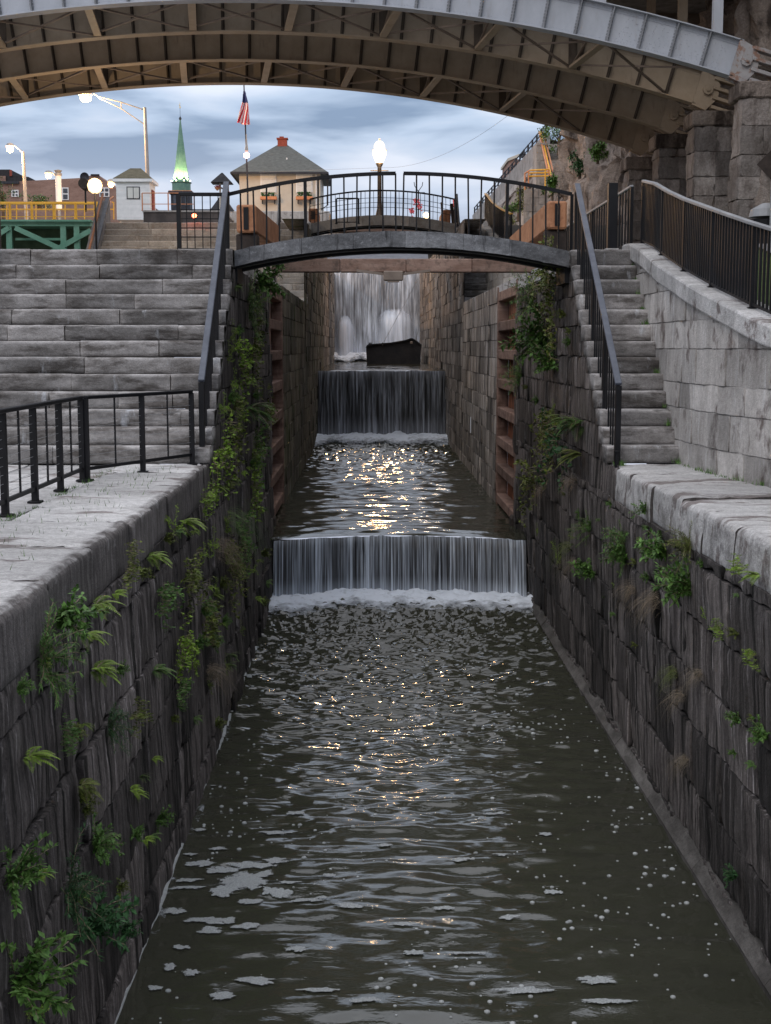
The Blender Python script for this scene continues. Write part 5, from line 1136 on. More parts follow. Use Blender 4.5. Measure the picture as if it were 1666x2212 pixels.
point(q+Vector((0, -.75, .5)), (1, .60, .28), 1300, .5)
# plinth the lamp stands on (spans the canal behind the second footbridge)
mb = MB(); mb.box((XL-.3, 75.0, P(0, 487, 76).z-.6), (XR+.3, 77.2, P(0, 478, 76).z)); tag(obj('lamp_platform', mb, M['concrete']), 'concrete crossing slab carrying the acorn lamp post', 'platform')
# flagpole with flag
D = 78.0; b = P(536, 470, D); tp = P(527, 178, D); t = thing('flagpole', 'tall thin flagpole standing in front of the cream house', 'flagpole', (b.x, D, 5)); mb = MB(); mb.tube([(b.x, D, 5), (P(535, 400, D).x, D, P(0, 400, D).z), tp], [.06, .05, .035], 8); obj('pole', mb, M['dark'], t)
q = P(533, 336, D-.15); mb = MB(); mb.lathe(q, [(.02, -.16), (.16, -.06), (.16, .08), (.03, .16)], 10); obj('lamp', mb, emis('pink_pole_lamp', (1, .5, .42), 14), t, True); mb = MB(); mb.lathe(q+Vector((0, 0, .28)), [(.05, -.1), (.10, .0), (.05, .4), (.02, .9)], 8); obj('collar', mb, M['galv'], t)
mb = MB(); H = 1.75; top = P(528, 198, D)
def flg(u, v):
    w_ = .12+.62*v; x = top.x-.02+(.02 if v < .1 else 0)+(u-.45)*w_*1.0; y = D-.1-.16*math.sin(u*11+v*2)*(.3+v)-.1*u
    return (x+.05*math.sin(v*5), y, top.z-H*v-.12*u*v+.05*math.sin(u*9)*v)
def flt(u, v):
    if v < .36 and u > -.1 + .0: 
        if v < .34 - .0*u: return .1
    return .5 if int((u*1.0+v*.55)*7.5) % 2 == 0 else .9
n_ = len(mb.v); NU, NV = 30, 40
for i in range(NU):
    for j in range(NV):
        u0, u1, v0, v1 = i/NU, (i+1)/NU, j/NV, (j+1)/NV; mb.quad(flg(u0, v0), flg(u1, v0), flg(u1, v1), flg(u0, v1), flt((u0+u1)/2, (v0+v1)/2))
tag(obj('flag', mb, M['flag'], None, True), 'red and white striped flag with a blue corner hanging limp from the flagpole', 'flag')
# roofed shelter with flower baskets
q = P(480, 392, 66); t = thing('bell_shelter', 'little dark pyramid-roofed shelter on posts left of the cream house', 'shelter', (q.x, q.y, 6.2)); mb = MB(); hip(mb, q.x-.36, q.x+.36, 65.7, 66.4, q.z-.08, P(0, 372, 66).z, .14, .03); obj('roof', mb, M['darkroof'], t)
for sx in (-.1, .12): mb = MB(); mb.tube([(q.x+sx, 66, 6.0), (q.x+sx, 66, q.z-.05)], .045, 8); obj('post', mb, M['cream'], t)
mb = MB(); mb.beam((q.x-.26, 66, q.z-.22), (q.x+.1, 66, q.z-.38), .05, .05); mb.beam((q.x+.26, 66, q.z-.52), (q.x-.05, 66, q.z-.28), .05, .05); obj('brackets', mb, M['orange'], t)
for sx, sz in ((-.22, -.32), (.24, -.62)):
    bk = thing('flower_basket', 'red flower basket hanging on the %s of the small roofed shelter' % ('left' if sx < 0 else 'right'), 'basket', (q.x+sx, 65.9, q.z+sz)); mb = MB(); mb.lathe((q.x+sx, 65.9, q.z+sz), [(.03, -.12), (.12, -.02), (.14, .02)], 10); obj('bowl', mb, M['orange'], bk)
    mb = MB()
    for _ in range(30): mb.lathe((q.x+sx+random.gauss(0, .08), 65.9+random.gauss(0, .06), q.z+sz+.04+abs(random.gauss(0, .05))), [(.005, -.02), (.03, 0), (.005, .02)], 5, random.random())
    obj('blooms', mb, M['pink'], bk)
t = thing('canvas_tent', 'low black pyramid roof behind the right end of the stair railing', 'shelter', P(477, 455, 70)); mb = MB(); a = P(452, 456, 70); b = P(505, 456, 70); mb.poly([a, b, P(480, 418, 71)]); mb.poly([b, b+Vector((0, 2, 0)), P(480, 418, 71)]); mb.poly([b+Vector((0, 2, 0)), a+Vector((0, 2, 0)), P(480, 418, 71)]); mb.poly([a+Vector((0, 2, 0)), a, P(480, 418, 71)]); obj('roof', mb, M['darkroof'], t)
# signal lamp and small warm lamp
q = P(420, 466, 52); t = thing('signal_lamp', 'small glowing red signal lamp seen through the stair railing', 'signal', (q.x, 52, PZ+FLZ)); mb = MB(); mb.tube([(q.x, 52.1, PZ+FLZ-.2), q+Vector((0, .1, 0))], .02, 6); obj('stem', mb, M['black'], t); mb = MB(); mb.lathe(q, [(.01, -.09), (.08, -.04), (.09, .03), (.02, .09)], 10); obj('lens', mb, M['signal'], t, True)
q = P(921, 466, 62); t = thing('path_lamp', 'small bright warm lamp seen between the bars beside the red flowers', 'lamp', (q.x, 62, 5)); mb = MB(); mb.tube([(q.x, 62, 4.9), q], .03, 6); obj('stem', mb, M['black'], t); mb = MB(); mb.lathe(q, [(.02, -.14), (.13, -.06), (.15, .05), (.03, .15)], 12); obj('lens', mb, M['globe'], t, True)
point(q+Vector((0, -.35, .1)), (1, .75, .5), 40, .1)
mb = MB(); mb.box((XL-.3, 61.6, P(0, 486, 62).z-.3), (XR+.3, 62.6, P(0, 486, 62).z)); tag(obj('gate_walkway', mb, M['timbergrey']), 'timber gate walkway across the canal behind the distant footbridge', 'walkway')
# hanging flower posts, distant flag, post stack by the second bridge
for (px, lab) in ((898, 'flower basket post with red blooms left of the warm path lamp'),):
    q = P(px+6, 440, 64); t = thing('flower_post', lab, 'flower post', (q.x, 64, 5)); mb = MB(); mb.tube([(q.x, 64, 4.9), (q.x, 64, P(0, 410, 64).z)], .03, 6); mb.tube([(q.x, 64, P(0, 412, 64).z), (q.x-.18, 64, P(0, 400, 64).z), (q.x-.2, 64, P(0, 392, 64).z)], .018, 5); mb.tube([(q.x, 64, P(0, 412, 64).z), (q.x+.18, 64, P(0, 400, 64).z), (q.x+.2, 64, P(0, 392, 64).z)], .018, 5); mb.box((q.x-.02, 63.98, P(0, 416, 64).z), (q.x+.3, 64.02, P(0, 414, 64).z)); obj('frame', mb, M['black'], t)
    mb = MB()
    for _ in range(90):
        c_ = random.choice(((-14, 456), (-5, 436), (2, 446))); p = P(px+6+c_[0]+random.gauss(0, 3), c_[1]+random.gauss(0, 4), 64); mb.lathe(p, [(.005, -.04), (.05, 0), (.005, .04)], 5, random.random())
    obj('blooms', mb, M['pink'], t)
t = thing('timber_stack', 'orange-brown timber balance beam end at the right foot of the distant footbridge', 'beam', P(965, 490, 55)); mb = MB(); pbox(mb, 957, 453, 974, 488, 55, 3, .5, .03); obj('timber', mb, M['timberorange'], t); mb = MB(); mb.beam(P(976, 440, 54.5), P(980, 500, 54.5), .12, .12, up=(0, 1, 0)); mb.beam(P(982, 452, 54.4), P(986, 505, 54.4), .07, .07, up=(0, 1, 0)); mb.beam(P(953, 437, 54.4), P(957, 490, 54.4), .05, .05, up=(0, 1, 0)); obj('props', mb, M['timberdark'], t)
t = thing('timber_stack', 'orange-brown timber balance beam end left of the distant footbridge railing', 'beam', P(676, 475, 55)); mb = MB(); pbox(mb, 667, 450, 686, 478, 55, 3, .5, .03); obj('timber', mb, M['timberorange'], t); mb = MB(); pbox(mb, 672, 456, 681, 474, 54.97, .03); obj('iron_end', mb, M['timberdark'], t)
for (px, lab) in ((984, 'faded small flag on a thin staff right of the warm path lamp'),):
    t = thing('small_flag', lab, 'flag', P(px, 470, 80)); mb = MB(); mb.tube([P(px+1, 480, 80), P(px+1, 419, 80)], .03, 5); obj('staff', mb, M['dark'], t); mb = MB(); mb.quad(P(px+1, 425, 80), P(px-6, 433, 79.9), P(px-4, 448, 79.9), P(px+1, 446, 80), .9); obj('cloth', mb, M['pink'], t)
# gate balustrade low on the second terrace
railing('terrace_fence', 'small black barrier frame on the far left terrace behind the footbridge railing', [P(727-0, 483, 50), P(792, 483, 50)] if False else [P(727, 483, 50), P(775, 483, 50)], .9, .3, .03, .8, .06, (.05, .05), bottom=.05)
# overhead wire
pts = []
for i in range(25):
    u = i/24; p = P(830, 362, 70).lerp(P(1110, 240, 52), u); p.z -= 1.1*(1-(2*u-1)**2)*.5; pts.append(p)
p0 = P(560, 372, 90); pts = [p0.lerp(pts[0], i/8) for i in range(8)]+pts
mb = MB(); mb.tube(pts, .006, 5); tag(obj('overhead_wire', mb, M['galv'], None), 'thin overhead wire sagging across the sky under the arch', 'wire')
# traffic sign back at the right edge
q = P(1672, 355, 24); t = thing('road_sign', 'dark back of a diamond road sign at the right edge of the photo', 'sign', (q.x, q.y, 1.6)); r = .30; mb = MB(); mb.loft([[q+Vector((r*math.cos(a*math.pi/2), y, r*math.sin(a*math.pi/2))) for a in range(4)] for y in (0, .01)]); obj('plate', mb, M['timberdark'], t); mb = MB(); mb.tube([(q.x, q.y+.04, 1.5), (q.x, q.y+.04, q.z+.2)], .03, 8); obj('post', mb, M['galv'], t)
q = P(1655, 470, 26); t = thing('litter_bin', 'dark covered bin just behind the railing at the right edge', 'bin', (q.x, q.y, 1.6)); mb = MB(); mb.lathe((q.x, q.y, 1.6), [(.26, 0), (.3, .8), (.28, .82)], 14); obj('drum', mb, M['black'], t); mb = MB(); mb.lathe((q.x, q.y, 1.6), [(.33, .86), (.3, 1.0), (.08, 1.12)], 14); obj('lid', mb, M['galv'], t)
# barge
D = 75.0; t = thing('barge', 'dark wooden barge with a raised bow lying below the farthest waterfall', 'boat', P(850, 788, D)); mb = MB()
def bz(px, py): return P(px, py, D)
xa, xb = bz(791, 0).x, bz(911, 0).x; zz = WZ3-.15; rings = []
for i in range(13):
    u = i/12; y = D-3.6*u; wl, wr = xa+.22*(1-u)*0+.0, xb; top = bz(0, 748).z-.02
    w0 = (xb-xa)/2*(1-.0*u); cx = (xa+xb)/2
    rings.append((y, w0, cx))
# hull: low gunwale left rising to the bow at right
pts_t = [(791, 752), (795, 746), (820, 744), (845, 742), (862, 739), (878, 736), (890, 732), (900, 738), (911, 747)]
front = [bz(x, y) for x, y in pts_t]; ring0 = [Vector((xa+.02, D, zz))]+front+[Vector((xb-.03, D, zz))]
ring1 = [Vector((p.x*.98+.02, D+5, p.z if p.z > zz+.1 else zz)) for p in ring0]
mb.loft([[p+Vector((0, .25, 0)) if 0 < i < len(ring0)-1 else p for i, p in enumerate(ring0)], ring1]); obj('hull', mb, M['hull'], t)
mb = MB()
for i in range(len(front)-1): mb.beam(front[i]+Vector((0, .2, .02)), front[i+1]+Vector((0, .2, .02)), .08, .08)
obj('gunwale', mb, M['hull'], t)
for x in (798, 801.5, 827): mb = MB(); mb.tube([bz(x, 748), bz(x, 740)+Vector((0, 0, .0))], .035, 6); obj('bollard', mb, M['hull'], t)
mb = MB(); pbox(mb, 826, 741, 844, 747, D+.5, 1.2); obj('hatch', mb, M['hull'], t)
mb = MB(); mb.tube([bz(889, 742)+Vector((0, -.02, .0)), bz(889, 738)+Vector((0, -.05, 0))], .07, 8); obj('hawse_ring', mb, M['steeldk'], t)
for (p0, p1, l_) in (((826, 745), (905, 600), 'thin pale mooring wire slanting up from the barge deck to the right'), ((898, 735), (925, 640), 'short mooring wire at the bow of the barge')):
    mb = MB(); mb.tube([P(*p0, D-.2), P(*p1, D-4)], .010, 5); tag(obj('mooring_wire', mb, M['rope']), l_, 'wire')
# small white gauge plate
q = P(1001, 912, 43); mb = MB(); mb.box((XR-.03, q.y-.08, q.z-.28), (XR-.012, q.y+.08, q.z+.28)); 
qq = PW(1017, 918, XR-.05); mb = MB(); mb.box((XR-.06, qq.y-.1, qq.z-.25), (XR-.045, qq.y+.1, qq.z+.25)); tag(obj('gauge_plate', mb, M['white']), 'small white gauge plate on the right wall of the middle pool', 'plate')
# ---------------------------------------------------------------- plants
def leaf(mb, p, d, up, ln, wd, tn):
    d = d.normalized(); s = d.cross(up)
    if s.length < .05: s = d.cross(Vector((1, .3, 0)))
    s.normalize(); n = len(mb.v)
    q = p+d*ln*.45; dr = up.normalized()*ln*.10
    mb.v += [tuple(p), tuple(q+s*wd*.5), tuple(p+d*ln-dr), tuple(q-s*wd*.5)]; mb.t += [tn]*4; mb.f += [(n, n+1, n+2), (n, n+2, n+3)]
Z = Vector((0, 0, 1))
def rv(): return Vector((random.uniform(-1, 1), random.uniform(-1, 1), random.uniform(-1, 1)))
def k_fern(L_, S_):
    for f in range(random.randint(13, 18)):
        a = random.uniform(-1.3, 1.3); d = Vector((math.cos(a)*.8, math.sin(a), random.uniform(.1, 1.0))).normalized(); p = Vector((0, 0, 0)); ln = random.uniform(.6, 1)*.62; pts = [p.copy()]; tn = random.random()
        for i in range(16):
            d = (d-Z*.085).normalized(); p = p+d*ln/16; pts.append(p.copy()); s = d.cross(Z).normalized() if abs(d.z) < .99 else Vector((0, 1, 0)); w_ = math.sin(math.pi*min(1, (i+2)/18))**.6*.17*(1-i/22)
            if i > 0:
                for sg in (-1, 1): leaf(L_, p, s*sg+d*.45, Z, w_, .034, tn*.6+random.random()*.4)
        S_.tube(pts, [.004]*len(pts), 3)
def k_bush(L_, S_):
    for f in range(random.randint(15, 19)):
        d = Vector((random.uniform(.05, 1), random.uniform(-1, 1), random.uniform(.0, 1.2))).normalized(); p = Vector((0, 0, 0)); pts = [p.copy()]; ln = random.uniform(.45, .85)*.75; tn = random.random()
        for i in range(13):
            d = (d+rv()*.13-Z*.05).normalized(); p = p+d*ln/13; pts.append(p.copy())
            for q in range(3): leaf(L_, p+rv()*.01, rv()+d*.7, Z, random.uniform(.07, .13), random.uniform(.035, .06), tn*.5+random.random()*.5)
        S_.tube(pts, .005, 3)
def k_feather(L_, S_):
    for f in range(26):
        d = Vector((random.uniform(.05, .8), random.uniform(-1, 1), random.uniform(-.3, 1.1))).normalized(); p = Vector((0, 0, random.uniform(-.15, .1))); pts = [p.copy()]; ln = random.uniform(.4, .8)*.6; tn = random.random()
        for i in range(14):
            d = (d+rv()*.1-Z*.05).normalized(); p = p+d*ln/14; pts.append(p.copy())
            for q in range(4): leaf(L_, p, rv()+d*.8, Z, random.uniform(.03, .07), .009, tn*.6+random.random()*.4)
        S_.tube(pts, .003, 3)
def k_grass(L_, S_):
    for f in range(120):
        d = Vector((random.uniform(.3, 1), random.uniform(-.7, .7), random.uniform(-.2, .7))).normalized(); p = Vector((0, random.gauss(0, .2), random.gauss(0, .08))); ln = random.uniform(.35, 1)*.95; tn = random.random(); s = Vector((0, 1, 0)); prev = (p-s*.004, p+s*.004)
        for i in range(6):
            d = (d-Z*.42).normalized(); d.x = max(d.x, .02); p = p+d*ln/6; w_ = .004*(1-i/6.5); nw = (p-s*w_, p+s*w_); L_.quad(prev[0], prev[1], nw[1], nw[0], tn); prev = nw
    S_.tube([(0, -.1, 0), (.03, 0, .01), (0, .1, 0)], .012, 5)
def k_vine(L_, S_):
    for f in range(7):
        p = Vector((.02, random.uniform(-.2, .2), random.uniform(0, .25))); d = Vector((0, random.choice((-1, 1)), random.uniform(-.6, .6))).normalized(); pts = [p.copy()]; tn = random.random(); bz_ = random.uniform(-.25, .12)
        for i in range(24):
            d = (d+Vector((0, random.uniform(-.4, .4), random.uniform(-.3, .3)+bz_*.3))).normalized(); p = p+d*.035; p.x = .03+.12*random.random()**2; pts.append(p.copy())
            for q in range(3): leaf(L_, p+rv()*.02, rv()+Vector((.8, 0, 0)), Vector((1, 0, .4)), random.uniform(.035, .075), random.uniform(.02, .045), tn*.5+random.random()*.5)
        S_.tube(pts, .004, 3)
KINDS = {'fern': k_fern, 'bush': k_bush, 'feather': k_feather, 'grass': k_grass, 'vine': k_vine}
PNAME = {'fern': ('fern', 'fern'), 'bush': ('leafy_shrub', 'shrub'), 'feather': ('feathery_weed', 'weed'), 'grass': ('hanging_grass', 'grass tuft'), 'vine': ('wall_creeper', 'creeper')}
def plant(left, px, py, size, kd, mt, label):
    X = (XL+.03 if left else XR-.03); v = PW(px, py, X)
    if v.z < LZ-.4: X = X+(.14 if left else .15)*(LZ-v.z)/3.85*(1 if True else 1); v = PW(px, py, X)
    if not left: size *= (.75 if kd == 'grass' else 1.2)
    Lm, Sm = MB(), MB(); KINDS[kd](Lm, Sm)
    rot = 0 if left else math.pi
    nm, cat = PNAME[kd]; t = thing(nm, label, cat, v); t.rotation_euler = (0, 0, rot); t.scale = (size*(1.05 if kd in ('fern', 'grass') else 1.15),)*3 if kd != 'vine' else (1.2*size**.4, size*1.3, size*1.15)
    for n_, mb_, m_ in (('foliage' if kd != 'grass' else 'blades', Lm, M[mt]), ('stems', Sm, M['straw'])):
        o = obj(n_, mb_, m_, t); o.location = (0, 0, 0)
    return t
LP = [
 (88, 1425, .80, 'feather', 'leaf_mid', 'soft feathery green weed hanging just below the near left coping'),
 (125, 1345, .52, 'bush', 'leaf_mid', 'willow-like leafy shoot just under the nearest left coping edge'),
 (205, 1310, .42, 'fern', 'leaf_bright', 'bright yellow-green fern highest on the near left wall under the coping'),
 (180, 1375, .36, 'fern', 'leaf_bright', 'bright yellow-green fern directly below the highest one'),
 (205, 1450, .42, 'fern', 'leaf_bright', 'third yellow-green fern down in the bright column on the left wall'),
 (60, 1640, .34, 'fern', 'leaf_bright', 'lone yellow-green fern low at the left edge of the photo'),
 (175, 1700, .36, 'fern', 'leaf_olive', 'drooping olive fern halfway down the left wall above the dense weeds'),
 (235, 1570, .55, 'feather', 'leaf_dark', 'dark fluffy weed clump midway down the left wall'),
 (290, 1803, .20, 'bush', 'leaf_mid', 'small nettle-like sprig rooted in the lowest recessed course on the left'),
 (22, 1900, .42, 'bush', 'leaf_mid', 'broad-leaved sprig at the left edge above the lowest shrub'),
 (150, 1935, .8, 'feather', 'leaf_dark', 'large dark tangled weed mass low on the left wall'),
 (190, 2010, .6, 'bush', 'leaf_dark', 'dark leafy shrub growing below the tangled weed mass'),
 (40, 2130, .62, 'bush', 'leaf_mid', 'lush leafy shrub in the bottom left corner'),
 (205, 1830, .34, 'bush', 'leaf_mid', 'small leafy weed above the tangled weed mass on the left'),
 (265, 2020, .3, 'bush', 'leaf_dark', 'little dark shrub next to the waterline at bottom left'),
 (140, 1590, .22, 'vine', 'leaf_mid', 'single heart-leaved creeper shoot beside the dark fluffy weed'),
 (325, 1205, .42, 'fern', 'leaf_bright', 'bright fern on the left wall where the coping corner is chipped'),
 (270, 1240, .3, 'vine', 'leaf_olive', 'olive creeper strand left of the chipped coping corner'),
 (395, 1130, .50, 'fern', 'leaf_bright', 'bright fern spray below the coping end on the left'),
 (438, 1090, .40, 'vine', 'leaf_bright', 'yellow-green creeper just below the end of the left coping'),
 (350, 1290, .55, 'vine', 'leaf_mid', 'grey-green creeper under the bright coping-corner fern'),
 (405, 1260, .6, 'vine', 'leaf_olive', 'olive creeper spreading midway between coping end and water'),
 (440, 1340, .7, 'vine', 'leaf_olive', 'large olive creeper mat on the middle of the left wall'),
 (390, 1400, .6, 'vine', 'leaf_bright', 'yellowish creeper below the olive creeper mat'),
 (335, 1450, .4, 'fern', 'leaf_mid', 'mid-green fern left of the yellowish creeper'),
 (385, 1500, .35, 'vine', 'leaf_mid', 'round-leaved creeper above the left waterline'),
 (290, 1550, .3, 'vine', 'leaf_olive', 'thin creeper below the mid-green fern'),
 (450, 1450, .7, 'grass', 'straw', 'dry straw-coloured grass hanging near the left waterline'),
 (492, 1120, 1.1, 'grass', 'leaf_mid', 'fresh green grass tuft hanging opposite the second pool on the left'),
 (470, 1180, .9, 'grass', 'straw', 'dry grass beard under the fresh green tuft on the left'),
 (500, 1250, .9, 'vine', 'leaf_olive', 'olive creeper above the foot of the near waterfall on the left'),
 (520, 1180, .9, 'vine', 'leaf_mid', 'green creeper beside the crest of the near waterfall on the left'),
 (470, 1010, .9, 'vine', 'leaf_bright', 'yellow-green creeper at the foot of the left stairs side wall'),
 (500, 960, .9, 'vine', 'leaf_olive', 'olive creeper on the left stairs side wall above the lowest steps'),
 (535, 890, 1.1, 'fern', 'leaf_mid', 'large green fern halfway up the left side wall under the footbridge'),
 (515, 810, 1.0, 'vine', 'leaf_bright', 'bright creeper strand crossing the left side wall'),
 (545, 760, 1.1, 'vine', 'leaf_olive', 'olive creeper beside the left timber gate'),
 (538, 665, 1.2, 'feather', 'leaf_mid', 'green weed clump below the left end of the footbridge'),
 (560, 615, 1.0, 'bush', 'leaf_mid', 'leafy tuft tucked under the left end of the footbridge'),
 (575, 900, .9, 'vine', 'leaf_olive', 'long creeper hanging along the edge of the left gate recess'),
 (555, 985, .9, 'vine', 'leaf_mid', 'creeper above the green grass tuft on the left'),
 (545, 1060, .9, 'vine', 'leaf_bright', 'pale green creeper just above the grass tuft by the left gate'),
]
RP = [
 (1180, 745, 1.0, 'bush', 'leaf_mid', 'big leafy shrub on the right wall below the footbridge end'),
 (1195, 790, .7, 'bush', 'leaf_mid', 'leafy shrub trailing just below the big right-hand shrub'),
 (1150, 645, 1.1, 'feather', 'leaf_mid', 'tall airy weed left of the creeper under the footbridge on the right'),
 (1180, 620, 1.1, 'vine', 'leaf_olive', 'dark creeper directly under the right end of the footbridge'),
 (1195, 680, 1.2, 'vine', 'leaf_olive', 'olive creeper hanging above the big right-hand shrub'),
 (1125, 815, .8, 'feather', 'leaf_mid', 'small bright weed beside the right timber gate'),
 (1250, 920, .8, 'fern', 'leaf_mid', 'fern growing beside the side of the right stairs'),
 (1255, 985, .6, 'fern', 'leaf_olive', 'olive fern below the one at the side of the right stairs'),
 (1190, 920, 1.1, 'vine', 'leaf_olive', 'thin olive creeper on the right wall below the shrubs'),
 (1210, 990, 1.1, 'vine', 'leaf_dark', 'dark creeper halfway down the right wall'),
 (1150, 1060, 1.0, 'vine', 'leaf_olive', 'olive creeper beside the foot of the right gate'),
 (1245, 1035, .7, 'grass', 'straw', 'dry grass tuft below the foot of the right stairs'),
 (1180, 1050, .8, 'grass', 'straw', 'dry grass tuft left of the stair-foot tuft on the right wall'),
 (1275, 1140, .55, 'feather', 'leaf_mid', 'green weed highest below the right coping near the stairs'),
 (1232, 1180, .9, 'grass', 'leaf_olive', 'olive grass tuft beside the near waterfall on the right'),
 (1245, 1215, .8, 'grass', 'straw', 'dry grass beard below the olive tuft on the right'),
 (1350, 1180, .75, 'feather', 'leaf_mid', 'tall weed clump under the right coping, left of the leafy pair'),
 (1350, 1215, .45, 'bush', 'leaf_mid', 'leafy sprig at the foot of the tall weed clump on the right'),
 (1280, 1240, .45, 'bush', 'leaf_mid', 'small leafy sprig nearest the waterfall on the right wall'),
 (1435, 1200, .50, 'bush', 'leaf_mid', 'left one of the leafy pair under the right coping'),
 (1490, 1180, .50, 'feather', 'leaf_olive', 'yellowish weed right under the right coping joint'),
 (1492, 1275, .55, 'bush', 'leaf_mid', 'lush bright right one of the leafy pair under the right coping'),
 (1640, 1245, .26, 'fern', 'leaf_bright', 'yellow-green fern at the right edge just below the coping'),
 (1610, 1235, .16, 'vine', 'leaf_bright', 'small yellow-green creeper beside the right-edge fern'),
 (1395, 1105, .22, 'bush', 'leaf_mid', 'tiny sprig in the joint of the right coping'),
 (1420, 1290, .8, 'grass', 'straw', 'brown root beard hanging between the leafy pair'),
 (1370, 1270, .6, 'grass', 'straw', 'dry grass below the tall weed clump on the right'),
 (1515, 1455, .5, 'grass', 'straw', 'straw tuft midway down the near right wall'),
 (1460, 1450, .5, 'grass', 'leaf_olive', 'olive grass left of the midway straw tuft'),
 (1475, 1500, .55, 'grass', 'straw', 'long dry grass hanging below the midway tufts'),
 (1485, 1640, .5, 'grass', 'straw', 'lowest dry grass tuft on the right wall'),
 (1595, 1560, .18, 'bush', 'leaf_mid', 'small sprig in a crack of the near right wall'),
 (1655, 1590, .26, 'bush', 'leaf_mid', 'leafy sprig on the right edge beside the vertical crack'),
 (1560, 1365, .14, 'vine', 'leaf_bright', 'tiny yellow-green creeper on the upper course of the right wall'),
 (1635, 1415, .14, 'vine', 'leaf_bright', 'tiny yellow-green creeper at the right edge, second course'),
 (1590, 1895, .18, 'bush', 'leaf_dark', 'small dark sprig above the concrete ledge on the right'),
]
for a in LP: plant(True, *a)
for a in RP: plant(False, *a)
SPR = []
for kd_, mt_ in (('fern', 'leaf_bright'), ('bush', 'leaf_mid'), ('vine', 'leaf_bright'), ('bush', 'leaf_olive'), ('fern', 'leaf_mid')):
    Lm, Sm = MB(), MB(); KINDS[kd_](Lm, Sm); SPR.append((obj('foliage', Lm, M[mt_]), obj('stems', Sm, M['straw'])))
proto_used = set()
def sprig(left, y, z, sc_, k_):
    X = (XL+.02 if left else XR-.02); X += (.14 if left else .15)*max(0, (LZ-z))/3.85
    t = thing('wall_sprig', 'small green sprig rooted in a joint of the %s canal wall' % ('left' if left else 'right'), 'sprig', (X, y, z), 'small sprigs on the %s canal wall' % ('left' if left else 'right'))
    t.rotation_euler = (random.uniform(-.3, .3), 0, (0 if left else math.pi)+random.uniform(-.4, .4)); t.scale = (sc_,)*3
    for o in SPR[k_]:
        c = o if (k_, o.name) not in proto_used and not o.parent else o.copy()
        if c is not o: C.objects.link(c)
        proto_used.add((k_, o.name)); c.parent = t; c.location = (0, 0, 0)
for i in range(78): y = random.uniform(7.5, 27); sprig(True, y, random.choice([LZ-.5, -2.75, -3.35, -3.9, -4.5, random.uniform(-5, -2.1)])+random.gauss(0, .06), random.uniform(.14, .27)*(1+.03*(y-8)), random.choice((0, 0, 1, 2, 2, 3, 4)))
for i in range(34): y = random.uniform(8, 27); sprig(False, y, random.choice([LZ-.5, -2.6, -3.2, -3.7, random.uniform(-5, -2.1)])+random.gauss(0, .06), random.uniform(.08, .17)*(1+.02*(y-8)), random.choice((1, 3, 4, 2)))
for i in range(26): y = random.uniform(19.5, 28); sprig(True, y, random.uniform(-1.4, LZ+(y-Y1)/T*R-.3 if y < 22 else 1.1), random.uniform(.2, .4), random.choice((0, 1, 2, 3, 4, 2)))
for i in range(12): y = random.uniform(20, 28); sprig(False, y, random.uniform(-1.4, LZ+(y-Y1)/T*R-.3 if y < 22 else 1.1), random.uniform(.18, .34), random.choice((1, 2, 3)))
# fine grass in the joints
mb = MB()
def tuft(x, y, z, n, h):
    for _ in range(n):
        p = Vector((x+random.gauss(0, .03), y+random.gauss(0, .04), z)); d = Vector((random.uniform(-.6, .6), random.uniform(-.6, .6), 1)).normalized(); s = Vector((random.uniform(-1, 1), random.uniform(-1, 1), 0)).normalized()*.004; q = p+d*h*random.uniform(.5, 1); tn = random.random()
        n_ = len(mb.v); mb.v += [tuple(p-s), tuple(p+s), tuple(q)]; mb.t += [tn]*3; mb.f.append((n_, n_+1, n_+2))
for i in range(NS):
    if random.random() < .85: tuft(4.27, Y1+i*T-.03+(T if False else 0), LZ+i*R+.01, random.randint(10, 45), random.uniform(.06, .14))
y = 15.4
while y < 18.5: tuft(wx(y)-.06, y, LZ+.01, random.randint(5, 40), random.uniform(.04, .11)); y += random.uniform(.08, .35)
for i in range(50): y = random.uniform(9, 18); tuft(-3.36+random.gauss(0, .02), y, LZ, 8, .06)
for i in range(14): tuft(XR+.12+random.gauss(0, .03), Y1-.25+random.gauss(0, .05), LZ, 10, .1)
for i in range(220): tuft(random.uniform(-3.3, -2.5), random.uniform(8.5, 18), LZ, 1, .09)
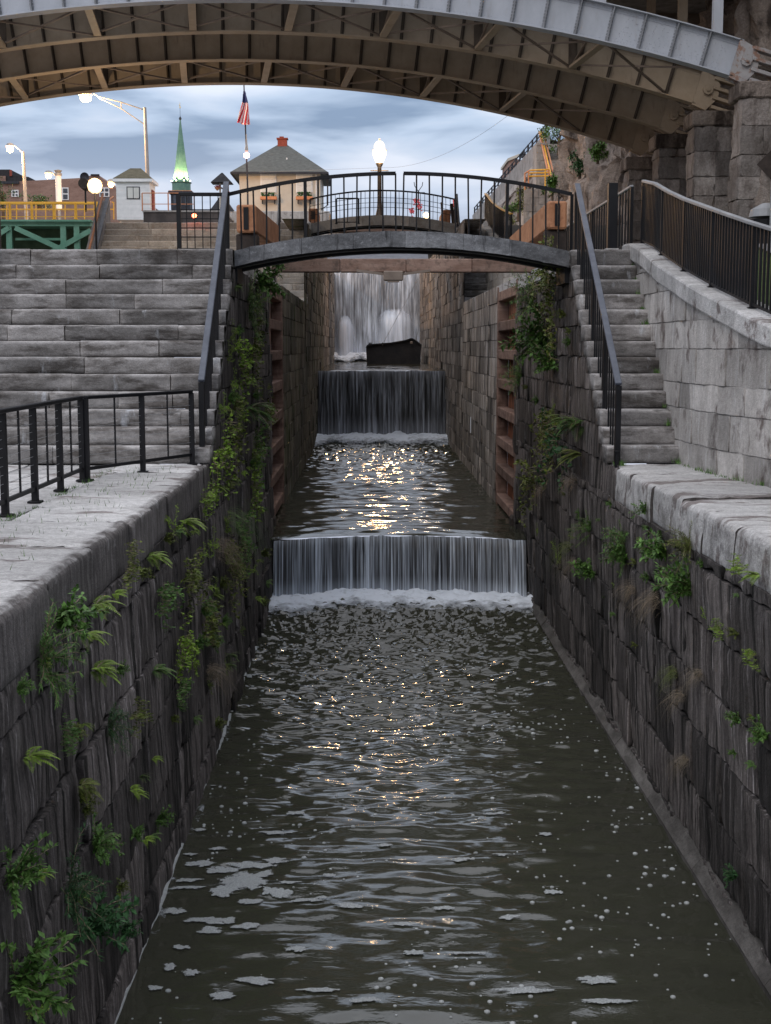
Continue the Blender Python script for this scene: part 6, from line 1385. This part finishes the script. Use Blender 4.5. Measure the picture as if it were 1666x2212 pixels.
kind(obj('grass', mb, M['leaf_mid']), 'stuff')['label'] = 'fine green grass sprouting in the stone joints'
# trees and bushes on the cliff and hill
def crown(name, label, c, rx, rz, n, mt, trunk=None):
    t = thing(name, label, 'tree' if trunk else 'bush', (c[0], c[1], c[2]-rz)); c = Vector(c); mb = MB(); cl = [Vector((random.gauss(0, .42)*rx, random.gauss(0, .42)*rx, random.gauss(0, .42)*rz)) for _ in range(14)]
    for i in range(n):
        q = random.choice(cl); p = c+q+Vector((random.gauss(0, .17)*rx, random.gauss(0, .17)*rx, random.gauss(0, .15)*rz)); leaf(mb, p, rv(), Z, random.uniform(.10, .2), random.uniform(.06, .1), random.random())
    obj('crown', mb, M[mt], t); mb = MB(); base = c-Vector((0, 0, rz*1.3))
    mb.tube([base, c-Vector((0, 0, rz*.4)), c+Vector((.1, 0, rz*.3))], [.1*rx+.03, .07*rx+.02, .02], 7)
    for q in cl[:6]: mb.tube([c-Vector((0, 0, rz*.4)), c+q*.8], [.04*rx+.01, .01], 5)
    obj('trunk', mb, M['bark'], t); return t
crown('tree', 'leafy green tree at the top of the cliff stairs under the arch', P(1208, 292, 82), 1.0, .9, 1500, 'leaf_mid', True)
crown('shrub', 'rounded bright bush at the foot of the cliff beside the lit stair', P(1194, 398, 72), .45, .65, 1100, 'leaf_mid')
crown('shrub', 'dark bush clinging to the cliff to the right of the lit stair', P(1253, 350, 66), .55, .6, 700, 'leaf_dark')
crown('shrub', 'small bush high on the cliff just under the arch rib', P(1292, 325, 60), .4, .45, 600, 'leaf_mid')
crown('shrub', 'pale weedy bush on the slope left of the stair tower', P(1120, 430, 80), .5, 1.0, 800, 'leaf_olive')
crown('shrub', 'creeper bush covering the slope behind the footbridge railing', P(1105, 455, 78), .5, .6, 600, 'leaf_mid')
crown('tree', 'dark small tree in front of the brick building at the left edge', P(6, 425, 100), 1.0, 1.3, 1200, 'leaf_dark', True)
crown('tree', 'low dark shrubby tree below the brick building beside the lamp pole', P(85, 432, 100), 1.3, .5, 900, 'leaf_dark', True)
